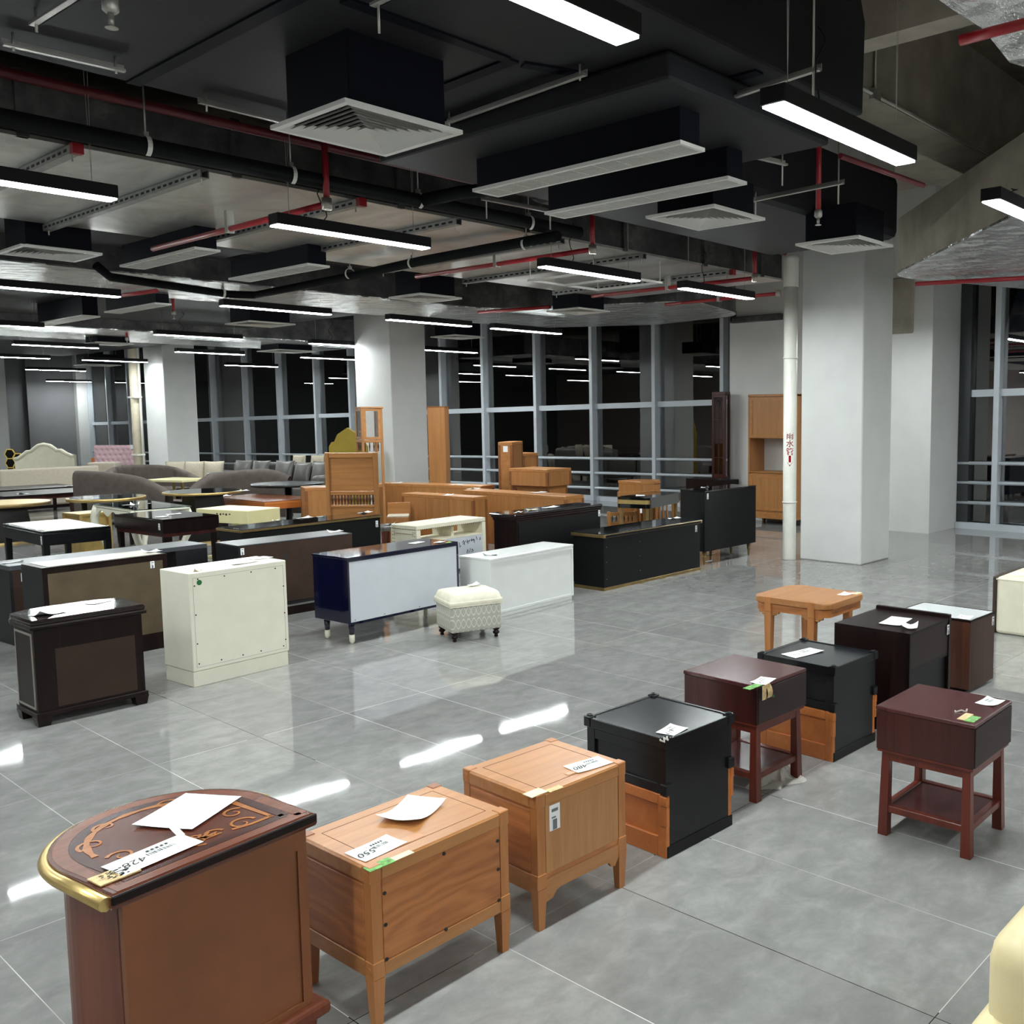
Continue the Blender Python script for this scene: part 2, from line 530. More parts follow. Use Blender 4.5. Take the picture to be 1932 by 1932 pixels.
def loc(t, px, py, z):
    """photo pixel on the plane at height z (in the thing) -> the thing's own xy"""
    x, y, a, z0 = PL[t.name]
    p = fl(px, py, z + z0)
    dx, dy = p.x - x, p.y - y
    return dx * math.cos(a) + dy * math.sin(a), -dx * math.sin(a) + dy * math.cos(a)
def struct(name, mb, mat, label=None):
    o = mb.build(name, mat, None, 'structure')
    if label: o['label'] = label
    return o
def text_verts(body, size, shear=0.0, bold=0.0):
    cu = bpy.data.curves.new('lettering', 'FONT')
    cu.body = body
    cu.size = size
    cu.shear = shear
    cu.offset = bold
    cu.align_x = 'CENTER'
    cu.align_y = 'CENTER'
    cu.resolution_u = 3
    ob = bpy.data.objects.new('lettering', cu)
    COL.objects.link(ob)
    dg = bpy.context.evaluated_depsgraph_get()
    me = bpy.data.meshes.new_from_object(ob.evaluated_get(dg))
    bpy.data.objects.remove(ob)
    bpy.data.curves.remove(cu)
    return me
def add_text(mb, body, size, M4, shear=0.0):
    me = text_verts(body, size, shear)
    n0 = len(mb.bm.verts)
    mb.bm.from_mesh(me)
    mb.bm.verts.ensure_lookup_table()
    bmesh.ops.transform(mb.bm, matrix=M4, verts=mb.bm.verts[n0:])
    bpy.data.meshes.remove(me)
    return mb
def sheet_bm(w, h, curl=.01, n=6, seed=0, bow=0.0):
    """sheet of paper lying flat, with lifted corners"""
    rnd = random.Random(seed)
    k = [rnd.random() for _ in range(4)]
    mb = MB()
    def fn(u, v):
        c = 0
        for i, (a, b) in enumerate(((0, 0), (1, 0), (1, 1), (0, 1))):
            c += k[i] ** 2 * max(0, 1 - math.hypot(u - a, v - b) * 1.6) ** 2
        return ((u - .5) * w, (v - .5) * h, .0015 + curl * c + bow * (2 * u - 1) ** 2)
    mb.grid(fn, n, n)
    return mb
def paper(px, py, z, w=.2, h=.14, rot=0, label='', name='paper_sheet', curl=.012, mat='paper', group=None, cat='paper', bow=0.0):
    p = fl(px, py, z)
    o = sheet_bm(w, h, curl, 6, int(px * 7 + py), bow).build(name, mat)
    o.location = (p.x, p.y, z)
    o.rotation_euler = (0, 0, math.radians(rot))
    return tag(o, label, cat, group)
def card(t, px, py, z, w, h, rot, number, name='price_label', curl=.004, seed=1, bars=True, size=None, rows=True):
    """price label taped to the top of a thing, read from the far side"""
    cx, cy = loc(t, px, py, z)
    R4 = Matrix.Translation((cx, cy, z)) @ Matrix.Rotation(math.radians(rot), 4, 'Z')
    mb = sheet_bm(w, h, curl, 5, seed)
    bmesh.ops.transform(mb.bm, matrix=R4, verts=mb.bm.verts[:])
    c = mb.build(name, 'paper', t, label='white price label')
    R4 = Matrix.Translation((cx, cy, z + .004)) @ Matrix.Rotation(math.radians(rot + 180), 4, 'Z')
    k = MB()
    if number:
        add_text(k, number, size or h * .42, R4 @ Matrix.Translation((w * .24, h * .05, 0)), .25)
    if bars:
        rnd = random.Random(seed)
        x = -w * .28
        while x < w * .06:
            b = rnd.choice((.0012, .002, .003)) * w / .2
            k.quad(*[R4 @ Vector(q) for q in ((x, -h * .12, 0), (x + b, -h * .12, 0), (x + b, h * .04, 0), (x, h * .04, 0))])
            x += b + rnd.choice((.0015, .0025, .004)) * w / .2
        if rows:
            for i in range(5):
                x = -w * .25 + i * w * .06
                k.quad(*[R4 @ Vector(q) for q in ((x, -h * .3, 0), (x + w * .035, -h * .3, 0), (x + w * .035, -h * .2, 0), (x, -h * .2, 0))])
    k.build('lettering', 'ink', c)
    return c
def side_tag(t, x, z, w=.05, h=.09, face='y', name='sticker_tag', mat='paper', at=0.0):
    """small label stuck on a vertical face (y = at, or x = at)"""
    mb = MB()
    if face == 'y':
        mb.box(x - w / 2, x + w / 2, at - .0015, at, z - h / 2, z + h / 2)
    else:
        mb.box(at - .0015, at, x - w / 2, x + w / 2, z - h / 2, z + h / 2)
    o = mb.build(name, mat, t, label='white label')
    k = MB()
    for i, (a, b, hh) in enumerate(((-.3, .3, .06), (-.3, .1, .03), (-.2, .2, .2))):
        zz = z + h * (.28 - .28 * i)
        if face == 'y':
            k.box(x + a * w, x + b * w, at - .0022, at - .0016, zz - hh * h, zz + hh * h)
        else:
            k.box(at - .0022, at - .0016, x + a * w, x + b * w, zz - hh * h, zz + hh * h)
    k.build('lettering', 'grey_ink', o)
    return o

# ================================================================== THE ROOM
ZC = 5.2
struct('floor', MB().box(-16, 16.5, -9, 43.5, -.2, 0), 'floor')
struct('ceiling', MB().box(-16, 16.5, -9, 43.5, ZC, ZC + .2), 'concrete')
struct('wall_back', MB().box(-16, 16.5, 42, 42.3, 0, ZC), 'plaster_dark')
struct('wall_behind', MB().box(-16, 16.5, -9.2, -9, 0, ZC), 'plaster_pink')
struct('wall_near', MB().box(-10.7, -10.5, -9, 42, 0, ZC), 'plaster_pink')
# solid pier between the two glazed walls
struct('wall_pier', MB().box(13.77, 15.1, 6.24, 10.0, 0, ZC), 'plaster', 'white wall pier with the tall oak cabinet against it')
struct('trim_1', MB().box(14.72, 15.1, 4.0, 6.23, 0, .1), 'mullion', 'low grey sill under the window')
def column(name, x, y, w, d, label):
    return struct(name, MB().box(x, x + w, y, y + d, 0, ZC, .012), 'plaster', label)
column('column', 10.39, 5.58, .75, .86, 'white square column beside the rainwater pipe')
column('column', 10.43, 15.2, .77, 1.15, 'white square column behind the glazed oak cabinet')
column('column', 10.42, 24.6, .77, 1.1, 'white square column behind the taupe sofas')
column('column', 10.42, 38.6, .75, 1.3, 'white column at the far edge of the hall')
struct('trim_2', MB().box(14.4, 14.9, 41.7, 42.0, 0, 4.2), 'plaster', 'pale pier at the end of the grey back wall')
struct('trim_3', MB().box(12.75, 12.95, 41.8, 42.0, 0, 4.2), 'plaster_dark', 'thin upright on the grey back wall')

tag(MB().box(13.74, 13.8, 6.55, 7.2, 3.05, 3.9, .02).build('wall_vent', 'concrete'), 'grey boxed opening high on the white pier behind the square column', 'vent')
tag(MB().box(13.66, 13.8, 8.9, 9.92, 3.4, 3.5, .01).box(13.66, 13.8, 9.86, 9.92, 3.42, 3.62, .01).build('cable_tray', 'duct_side'), 'dark metal tray on the pier above the tall oak wall unit', 'tray')

# ------------------------------------------------------------------ glazed walls
XF = 14.9
def zt(z, y):            # the glazing bars drop a little along the wall
    return z - .0165 * (y - 5.6)
def window(name, ys, y0, y1, label, top=4.4, lower=True, cut=None):
    root = bpy.data.objects.new(name, None)
    COL.objects.link(root)
    root['kind'] = 'structure'
    root['label'] = label
    root.location = (XF, y0, 0)
    OFF[root.name] = Vector((-XF, -y0, 0))
    for y in ys:
        MB().box(XF - .16, XF + .04, y - .045, y + .045, 0, top, .006).build('mullion', 'mullion', root)
    m = MB()
    for z, h in ((2.15, .055),):
        a, b = zt(z, y0), zt(z, y1)
        vs = [(XF - .07, y0, a - h), (XF - .07, y1, b - h), (XF - .07, y1, b + h), (XF - .07, y0, a + h)]
        v2 = [(XF + .03, *p[1:]) for p in vs]
        A = [m.bm.verts.new(p) for p in vs]
        B = [m.bm.verts.new(p) for p in v2]
        m.bm.faces.new(A); m.bm.faces.new(B[::-1])
        for i in range(4):
            m.bm.faces.new((A[i], B[i], B[(i + 1) % 4], A[(i + 1) % 4]))
    m.box(XF - .07, XF + .03, y0, y1, 0, .1)
    m.build('transom', 'mullion', root)
    if lower:
        for z in (1.05, .74, .42):
            MB().tube([(XF - .1, y0, zt(z, y0)), (XF - .1, (y0 + y1) / 2, zt(z, (y0 + y1) / 2)), (XF - .1, y1, zt(z, y1))], .028, 8).build('guard_rail', 'mullion', root)
    MB().box(XF, XF + .012, y0, y1, 0, top).build('pane', 'glass', root)
    MB().box(XF - .1, XF + .06, y0, y1, top, ZC).build('header', 'mullion_dark', root)
    return root
window('window_1', [10.9, 12.6, 14.34, 16.08, 17.88, 19.46], 10.0, 20.6, 'tall glazed wall behind the oak furniture')
window('window_2', [21.6, 23.45, 25.2, 27.25, 29.3, 31.4, 33.2], 20.6, 33.9, 'tall glazed wall behind the grey sofa')
window('window_3', [36.0, 37.9, 39.8, 41.6], 33.9, 42.0, 'tall glazed bays beside the grey back wall')
w4 = window('window_4', [5.62, 3.7], 2.0, 6.24, 'tall glazed bay beside the white wall pier')
MB().box(XF - .12, XF + .02, 6.05, 6.235, .1, 4.4).build('edge_post', 'mullion_dark', w4)
struct('wall_side', MB().box(XF, XF + .06, -9, 2.0, 0, ZC), 'plaster')  # plain plaster wall closing the unseen side past the last bay

# rainwater downpipe beside the column
def wrap_text(mb, body, size, cx, cy, r, ang, z):
    me = text_verts(body, size, 0, .0009)
    n0 = len(mb.bm.verts)
    mb.bm.from_mesh(me)
    mb.bm.verts.ensure_lookup_table()
    for v in mb.bm.verts[n0:]:
        a = ang + v.co.x / r
        v.co = Vector((cx + (r + .0015) * math.cos(a), cy + (r + .0015) * math.sin(a), z + v.co.y))
    bpy.data.meshes.remove(me)
pr_ = T('rainwater_pipe', 'white rainwater pipe with red lettering beside the square column', 'pipe', 10.285, 6.535)
pp = MB().lathe([(.083, 0), (.085, .01), (.085, 3.55)], n=28).build('pipe', 'upvc', pr_)
MB().lathe([(.094, 3.4), (.094, 3.72), (.1, 3.72), (.1, 3.78)], n=28).build('socket', 'upvc', pr_)
for z in (.72, 2.52):
    MB().lathe([(.091, z), (.094, z + .01), (.091, z + .02)], n=28).box(.07, .115, -.012, .012, z - .01, z + .03).build('clamp', 'white_metal', pr_)
mb = MB()
ang = math.atan2(-6.535, -10.285)
for i, ch in enumerate('雨水管'):
    wrap_text(mb, ch, .098, 0, 0, .0855, ang, 1.56 - i * .098)
for pts in (((-.014, 1.32), (.014, 1.32), (.014, 1.235), (-.014, 1.235)), ((-.033, 1.235), (.033, 1.235), (0, 1.185))):
    vs = []
    for x, z in pts:
        a = ang + x / .0855
        vs.append((.087 * math.cos(a), .087 * math.sin(a), z))
    mb.quad(*vs)
mb.build('lettering', 'red_ink', pr_)
p4 = T('drain_pipe', 'stained white pipe running up the far column behind the pink headboard', 'pipe', 10.3, 25.95)
MB().lathe([(.13, 0), (.13, 4.4)], n=20).build('pipe', 'upvc_old', p4)
MB().lathe([(.03, 0), (.03, 4.4)], x=.02, y=-.2, n=10).build('conduit', 'upvc', p4)
MB().box(-.14, .05, -.24, .14, .86, .9).box(-.14, .05, -.24, .14, 2.3, 2.34).build('clamp', 'upvc', p4)

# ------------------------------------------------------------------ concrete beams
struct('trim_4', MB().box(5.32, 14.0, 3.71, 4.15, 4.3, ZC), 'concrete', 'bare concrete beam beyond the black duct')
struct('trim_5', MB().box(5.93, 6.14, -6, 3.7, 4.3, ZC), 'concrete_light', 'bare concrete cross beam')
struct('trim_6', MB().box(-8, -.2, 5.4, 6.2, 4.0, ZC), 'concrete', 'concrete beam over the galvanised duct')

c0, c1 = fl(1629, 176, 4.28), fl(1861, 300, 4.28)
o = MB().tube([(c0.x - .1, 3.69, 4.31), (c1.x + 3, 3.69, 4.31)], .016, 8).tube([(7.0, 3.69, 4.31), (7.0, 3.69, ZC)], .012, 8).box(6.94, 7.06, 3.67, 3.71, 4.27, 4.35).build('conduit', 'rod')
tag(o, 'thin metal conduit along the lower edge of the concrete beam', 'conduit')
# ================================================================== CEILING SERVICES
def rounded(pts, r, seg=6):
    out = []
    n = len(pts)
    for i in range(n):
        p = Vector(pts[i])
        a = (Vector(pts[i - 1]) - p).normalized()
        b = (Vector(pts[(i + 1) % n]) - p).normalized()
        rr = r[i] if isinstance(r, (list, tuple)) else r
        if rr <= 0:
            out.append(tuple(p))
            continue
        half = math.acos(max(-1, min(1, a.dot(b)))) / 2
        d = rr / math.tan(half)
        c = p + (a + b).normalized() * (rr / math.sin(half))
        s = p + a * d
        e = p + b * d
        a0 = math.atan2(s.y - c.y, s.x - c.x)
        a1 = math.atan2(e.y - c.y, e.x - c.x)
        da = (a1 - a0 + PI) % (2 * PI) - PI
        for k in range(seg + 1):
            t = a0 + da * k / seg
            out.append((c.x + rr * math.cos(t), c.y + rr * math.sin(t)))
    return out
def xz_extrude(pts, y0, y1, bevel=0.0):
    """outline in xz pushed along y"""
    m = MB()
    a = [m.bm.verts.new((p[0], y0, p[1])) for p in pts]
    b = [m.bm.verts.new((p[0], y1, p[1])) for p in pts]
    m.bm.faces.new(a)
    m.bm.faces.new(b[::-1])
    for i in range(len(pts)):
        m.bm.faces.new((a[i], b[i], b[(i + 1) % len(pts)], a[(i + 1) % len(pts)]))
    if bevel:
        ed = [e for e in m.bm.edges]
        bmesh.ops.bevel(m.bm, geom=[e for e in m.bm.edges if abs((e.verts[0].co - e.verts[1].co).y) < 1e-6], offset=bevel, segments=2, affect='EDGES', profile=.5)
    return m
ZP = 3.6
pl = bpy.data.objects.new('air_plenum', None)
COL.objects.link(pl)
pl.location = (1.5, 4.2, ZP)
OFF[pl.name] = Vector((-1.5, -4.2, -ZP))
tag(pl, 'huge black wrapped air plenum over the front nightstands', 'air duct')
xz_extrude(rounded([(-5, ZP), (5.25, ZP), (5.25, 4.34), (-5, 4.34)], [0, 0, .22, 0]), 2.84, 5.55, .02).build('casing', 'black_duct', pl)
m = MB()
def band(m, a, b, w=.05, t=.012):
    a, b = Vector(a), Vector(b)
    d = (b - a).normalized()
    n = Vector((-d.y, d.x)) * w
    q = [a + n, b + n, b - n, a - n]
    m.prism([(p.x, p.y) for p in q], ZP - t, ZP + .002)
for a, b in (((2.27, 5.53), (2.27, 2.9)), ((2.41, 3.76), (3.3, 3.76)), ((3.33, 3.74), (3.36, 4.4)), ((4.25, 2.9), (4.25, 3.6)), ((.6, 2.9), (.6, 5.5)), ((3.4, 3.75), (4.3, 3.35))):
    band(m, a, b, .035)
m.build('seam', 'black_neck', pl)
# lower black boxes that feed the slot grilles
def black_box(name, x0, x1, y0, y1, z0, z1, label, r=.03):
    m = MB().box(x0, x1, y0, y1, z0, z1, r, 2)
    o = m.build(name, 'black_duct', None)
    return tag(o, label, 'air duct')
black_box('air_duct', 5.26, 8.7, 4.3, 5.8, 3.5, 4.1, 'black wrapped duct beyond the plenum near the square column', .08)
black_box('air_duct', 3.7, 5.22, 3.05, 5.45, 3.45, 3.59, 'shallow black box under the plenum that carries the two front slot grilles', .02)
black_box('air_duct', -4, 5.4, 9.28, 11.1, 3.62, 4.2, 'black wrapped duct over the second row of slot grilles')
black_box('air_duct', -2, 9.5, 14.1, 18.6, 3.55, 4.2, 'long black duct beyond the pinned foil duct')
black_box('air_duct', 0, 10.1, 22.6, 30, 3.5, 4.2, 'black duct far down the hall near the grey back wall')
black_box('air_duct', 5.5, 9.0, 9.3, 11.0, 3.7, 4.2, 'black duct between the silver duct and the pinned foil duct')

# galvanised duct with its bright underside, brackets below
gd = bpy.data.objects.new('air_duct', None)
COL.objects.link(gd)
gd.location = (2, 7.9, 3.45)
OFF[gd.name] = Vector((-2, -7.9, -3.45))
tag(gd, 'wide galvanised duct with bright silver underside behind the black plenum', 'air duct')
MB().box(-6, 10.05, 6.52, 9.2, 3.47, 3.82).build('casing', 'duct_side', gd)
MB().box(-6, 10.05, 6.5, 9.25, 3.45, 3.472).build('bottom_sheet', 'galv', gd)
m = MB()
for x in (-.6, .8, 2.05, 3.3, 4.6, 5.9, 7.2, 8.5, 9.6):
    m.box(x - .03, x + .03, 6.49, 6.53, 3.45, 3.83)
m.build('seam', 'duct_side', gd)
def bracket(x, y0, y1, label):
    m = MB()
    m.box(x - .028, x + .028, y0, y1, 3.395, 3.4)
    m.box(x - .028, x - .022, y0, y1, 3.4, 3.447)
    m.box(x + .022, x + .028, y0, y1, 3.4, 3.447)
    o = m.build('perforated_bracket', 'strut', None)
    tag(o, label, 'bracket', 'perforated brackets under the silver duct')
    m = MB()
    n = int((y1 - y0) / .09)
    for i in range(n):
        y = y0 + .05 + i * .09
        m.box(x - .0292, x - .0278, y, y + .05, 3.412, 3.428)
    m.build('slot', 'black_metal', o)
    if x in (2.3, 4.2, 8.9):
        MB().box(x - .03, x + .03, y0 - .05, y0, 3.39, 3.45).build('end_cap', 'red', o, label='red end cap')
    for y in (y0 + .05, y1 - .05):
        MB().cyl((x, y, 3.36), (x, y, 3.45), .006, 6).build('rod', 'rod', o)
for i, x in enumerate((1.55, 2.3, 3.06, 4.2, 5.12, 6.29, 7.43, 8.9)):
    bracket(x, 6.45, 9.3, 'perforated zinc strut crossing under the silver duct')

# pinned foil duct, with its branch to the window wall
fd = bpy.data.objects.new('air_duct', None)
COL.objects.link(fd)
fd.location = (5, 12.5, 3.4)
OFF[fd.name] = Vector((-5, -12.5, -3.4))
tag(fd, 'pinned silver foil duct running toward the window wall', 'air duct')
pts = rounded([(-6, 11.35), (9.4, 11.2), (10.6, 8.3), (12.6, 8.9), (12.9, 11.0), (11.9, 13.0), (-6, 13.65)], [0, .5, .4, .7, .6, .6, 0])
MB().prism(pts, 3.4, 3.86).build('casing', 'duct_side', fd)
MB().prism([(p[0], p[1]) for p in pts], 3.385, 3.402).build('bottom_sheet', 'foil', fd)
fd2 = bpy.data.objects.new('air_duct', None)
COL.objects.link(fd2)
fd2.location = (6, 20, 3.4)
OFF[fd2.name] = Vector((-6, -20, -3.4))
tag(fd2, 'second pinned foil duct far down the hall', 'air duct')
MB().box(-2, 12.8, 18.9, 21.6, 3.41, 3.9).build('casing', 'duct_side', fd2)
MB().box(-2, 12.8, 18.85, 21.7, 3.39, 3.41).build('bottom_sheet', 'foil', fd2)
# foil ducts by the square column and over the right bay
rd = bpy.data.objects.new('air_duct', None)
COL.objects.link(rd)
rd.location = (9.5, 4, 3.3)
OFF[rd.name] = Vector((-9.5, -4, -3.3))
tag(rd, 'crumpled foil duct elbow beside the square column', 'air duct')
pts = rounded([(6.1, 1.6), (9.62, 4.86), (12.6, 3.75), (12.6, -1.5), (8.5, -1.5)], [0, .55, 0, 0, 0])
MB().prism(pts, 3.32, 3.86).build('casing', 'concrete', rd)
MB().prism(pts, 3.3, 3.322).build('bottom_sheet', 'foil', rd)
cp = [fl(x, y, 3.62) for x, y in ((1760, -8), (1800, 20), (1855, 55), (1905, 118), (1960, 135), (2300, 60), (2000, -300), (1700, -200))]
o = MB().prism([(p.x, p.y) for p in cp], 3.62, 4.0).build('air_duct', 'foil', None)
tag(o, 'crumpled foil duct in the upper corner above the red pipe', 'air duct')

# ------------------------------------------------------------------ lamps
ORD = ['', 'first', 'second', 'third', 'fourth', 'fifth', 'sixth', 'seventh', 'eighth']
def make_lamp(x, y, z, ln, label, cord=True, up=.5):
    t = T('linear_lamp', label, 'lamp', x, y - .065, 0, ln, .13, z)
    MB().box(0, ln, 0, .13, .008, .085, .004).build('housing', 'black_metal', t)
    MB().box(.006, ln - .006, .012, .118, 0, .009).build('diffuser', 'lamp', t)
    for xx in (.12, ln - .12):
        m = MB()
        m.cyl((xx, .065, .085), (xx - .03, .065, up), .0015, 4)
        m.cyl((xx, .065, .085), (xx + .03, .065, up), .0015, 4)
        m.build('wire', 'rod', t)
    if cord:
        MB().tube([(ln * .3 + .05 * math.sin(k * 1.1), .065 + .03 * math.sin(k * .9), .085 + k * .125 * (min(up, .45) - .085)) for k in range(9)], .004, 5).build('cord', 'black_metal', t)
    return t
ZL = 3.15
def wire_up(x, y):
    if 11 < y < 13.5 and x < 12: return 3.386 - ZL
    if 18.9 < y < 21.6 and x < 12.5: return 3.391 - ZL
    if y < 3.5 and 5.9 < x < 12: return .151
    if 14.1 < y < 18.6 and x < 9.5: return .401
    if 22.6 < y < 30 and x < 9: return .351
    if 2.85 < y < 5.5 and x < 4.5: return .45
    return ZC - ZL
ROWS = [
    (2.35, [1.36, 3.54, 5.98]),
    (6.42, [1.22, 3.5, 6.0, 7.98, 11.3]),
    (11.55, [3.05, 5.6, 7.9, 9.75]),
    (16.4, [3.85, 6.85, 9.55, 11.97]),
    (20.5, [6.08, 8.95, 11.71]),
    (25.0, [6.7, 8.8, 12.15]),
    (31.1, [9.5]),
    (40.8, [13.1]),
]
for ri, (y, xs) in enumerate(ROWS):
    for ci, x in enumerate(xs):
        ln = 1.27 if ri < 2 else (1.42 if ri < 6 else 1.5)
        who = f'lit linear lamp, {ORD[ri + 1]} row from the camera, {ORD[ci + 1]} lamp toward the windows'
        if len(xs) == 1:
            who = f'lit linear lamp alone in the {ORD[ri + 1]} row from the camera'
        make_lamp(x, y, ZL, ln, who, ri < 4 and ri != 2, wire_up(x, y))
k = 0
for y in (-2.2, -6.2):
    for x in (-1.5, 1.2, 3.9, 6.6):
        k += 1
        make_lamp(x, y, ZL, 1.27, 'lit linear lamp hanging behind the spot the camera stands on', False, wire_up(x, y))['group'] = 'lamps behind the camera'
for x, y in [(x_, y_) for x_ in (-8,) for y_ in (6.4, 11.5, 16.4, 21, 26)] + [(-3.6, 2.35), (-1.2, 6.42), (-3.8, 11.5), (.4, 11.5), (-.95, 2.35), (8.4, 2.35), (7.4, 36.8), (4.2, 31.1), (12.9, 2.35), (11.9, -.4), (-.5, 16.4), (2, 21), (2, 27), (6, 31.1)]:  # unseen lamps; those by the pier and far column added to brighten them
    make_lamp(x, y, ZL, 1.27, 'lit linear lamp hanging out of the picture', False, wire_up(x, y))['group'] = 'lamps out of the picture'

# ------------------------------------------------------------------ square diffusers
def diffuser(x, y, z, s, neck, label, hung=False, ang=0):
    t = T('air_diffuser', label, 'air vent', x - s / 2, y - s / 2, ang, s, s, z)
    n = .06
    MB().box(n, s - n, n, s - n, .03, neck, .004).build('neck', 'black_neck', t)
    m = MB()
    f = .032
    m.box(0, s, 0, f, 0, .02); m.box(0, s, s - f, s, 0, .02)
    m.box(0, f, f, s - f, 0, .02); m.box(s - f, s, f, s - f, 0, .02)
    m.build('frame', 'white_metal', t)
    m = MB()
    N = 8
    for i in range(N):
        a = (s / 2 - .032) * (1 - i / N)
        b = a - (s / 2 - .032) / N * .8
        if b < .005: b = .004
        c = s / 2
        za, zb = .004, .034
        o4 = [(c - a, c - a), (c + a, c - a), (c + a, c + a), (c - a, c + a)]
        i4 = [(c - b, c - b), (c + b, c - b), (c + b, c + b), (c - b, c + b)]
        for q in range(4):
            w = (q + 1) % 4
            m.quad((*o4[q], za), (*o4[w], za), (*i4[w], zb), (*i4[q], zb))
    m.build('louver', 'white_metal', t)
    if hung:
        for px, py in ((.1, .1), (s - .1, .1), (.1, s - .1), (s - .1, s - .1)):
            MB().cyl((px, py, .02), (px, py, ZC - z), .004, 5).build('rod', 'rod', t)
    return t
DIFF = [
    (2.86, 4.30, 3.25, .66, .36, 'white square diffuser under the black plenum, largest in view'),
    (5.68, 4.34, 3.25, .62, .26, 'white square diffuser beyond the two long slot grilles'),
    (7.35, 4.14, 3.25, .6, .3, 'white square diffuser on a dark neck beside the rainwater pipe'),
    (3.17, 9.6, 3.25, .62, .37, 'white square diffuser between the silver duct and the pinned foil'),
    (7.28, 9.85, 3.25, .62, .45, 'white square diffuser hanging in front of the pinned foil duct'),
    (9.6, 9.55, 3.25, .62, .5, 'white square diffuser by the bend of the foil duct, seen edge on', True),
    (7.65, 14.55, 3.25, .75, .3, 'white square diffuser above the second lamp of the fourth row'),
    (11.25, 20.3, 3.25, .9, .14, 'white square diffuser near the second white column'),
    (11.3, 14.35, 3.25, .7, .3, 'white square diffuser in front of the upper window panes', True),
    (7.75, 20.7, 3.25, .7, .14, 'small far diffuser above the fifth row of lamps'),
    (10.75, 29.5, 3.25, .9, .3, 'farthest diffuser, near the grey back wall', True),
]
for d in DIFF:
    diffuser(*d)
# long slot grilles
def slot_grille(x, y0, y1, w, z, label, neck=.34):
    t = T('slot_grille', label, 'air vent', x - w / 2, y0, 0, w, y1 - y0, z)
    L = y1 - y0
    MB().box(.02, w - .02, .02, L - .02, .02, neck, .004).build('neck', 'black_neck', t)
    m = MB()
    m.box(0, w, 0, .022, 0, .02); m.box(0, w, L - .022, L, 0, .02)
    m.box(0, .022, .022, L - .022, 0, .02); m.box(w - .022, w, .022, L - .022, 0, .02)
    m.build('frame', 'white_metal', t)
    m = MB()
    n = 9
    for i in range(n):
        xx = .022 + (w - .044) * (i + .5) / n
        m.box(xx - .0028, xx + .0028, .022, L - .022, .003, .02)
    k = int(L / .16)
    for i in range(1, k):
        yy = L * i / k
        m.box(.022, w - .022, yy - .003, yy + .003, .004, .016)
    m.build('slat', 'white_metal', t)
for a in ((4.13, 3.24, 4.93, .21, 3.25, 'long white slot grille beyond the big diffuser, nearer of the front pair', .21),
          (4.9, 3.5, 5.1, .2, 3.25, 'long white slot grille beyond the big diffuser, further of the front pair', .21),
          (3.96, 8.36, 9.9, .22, 3.25, 'slot grille beyond the silver duct, next to a square diffuser', .2),
          (5.05, 8.46, 10.0, .23, 3.25, 'slot grille beyond the silver duct, behind a lit lamp', .2),
          (5.46, 15.1, 16.9, .24, 3.25, 'far slot grille above the dark tables', .3),
          (5.47, 12.8, 14.4, .2, 3.25, 'slot grille just beyond the pinned foil duct', .3)):
    slot_grille(*a)
o = MB()
hp = [(6.9, 7.56), (7.95, 7.62), (7.92, 6.66), (7.05, 6.62)]
o.box(6.9, 7.95, 6.65, 6.69, 3.22, 3.24).box(6.9, 7.95, 7.56, 7.6, 3.22, 3.24).box(6.9, 6.94, 6.69, 7.56, 3.22, 3.24).box(7.91, 7.95, 6.69, 7.56, 3.22, 3.24).box(7.4, 7.44, 6.69, 7.56, 3.22, 3.24)
for x, y in ((6.92, 6.67), (7.93, 6.67), (6.92, 7.58), (7.93, 7.58)):
    o.cyl((x, y, 3.23), (x, y, 3.46), .005, 5)
tag(o.build('hanging_frame', 'white_metal'), 'white hanging metal frame under the silver duct behind a lamp', 'frame')

# ------------------------------------------------------------------ pipes
def pipe(name, pts, r, mat, label, cat='pipe', group=None):
    o = MB().tube(pts, r, 12).build(name, mat)
    return tag(o, label, cat, group)
fp = pipe('condensate_pipe', [(-5, 6.25, 3.47), (1, 6.25, 3.47), (6.3, 6.24, 3.47)], .052, 'foam', 'black foam wrapped pipe along the side of the silver duct')
fp2 = pipe('condensate_pipe', [(5.85, 6.05, 3.36), (5.83, 7.9, 3.34), (5.9, 9.3, 3.32), (5.95, 11.4, 3.3), (5.7, 11.55, 3.3), (4.2, 11.05, 3.3), (4.05, 11.0, 3.4)], .045, 'foam', 'black foam wrapped pipe crossing under the silver duct')
fp3 = pipe('condensate_pipe', [(4.6, 6.2, 3.47), (4.7, 5.9, 3.5), (5.1, 5.3, 3.55)], .05, 'foam', 'black foam branch pipe rising to the slot grilles')
def clip(x, y, z, label, along='x', top=.5, r=.055):
    m = MB()
    n = 14
    pts = []
    for k in range(n + 1):
        a = PI * (-.1 + 1.5 * k / n)
        c, s_ = math.cos(a) * (r + .008), math.sin(a) * (r + .008)
        pts.append((x, y + c, z + s_) if along == 'x' else (x + c, y, z + s_))
    t = bpy.data.objects.new('pipe_clip', None)
    COL.objects.link(t)
    t.location = (x, y, z)
    OFF[t.name] = Vector((-x, -y, -z))
    tag(t, label, 'clip')
    for a, b in zip(pts, pts[1:]):
        d = .014
        if along == 'x':
            m.quad((a[0] - d, a[1], a[2]), (a[0] + d, a[1], a[2]), (b[0] + d, b[1], b[2]), (b[0] - d, b[1], b[2]))
        else:
            m.quad((a[0], a[1] - d, a[2]), (a[0], a[1] + d, a[2]), (b[0], b[1] + d, b[2]), (b[0], b[1] - d, b[2]))
    m.build('strap', 'white_clip', t)
    m = MB().cyl((x, y, z + r), (x, y, z + top), .006, 6).box(x - .014, x + .014, y - .014, y + .014, z + r, z + r + .03)
    m.build('rod', 'rod', t)
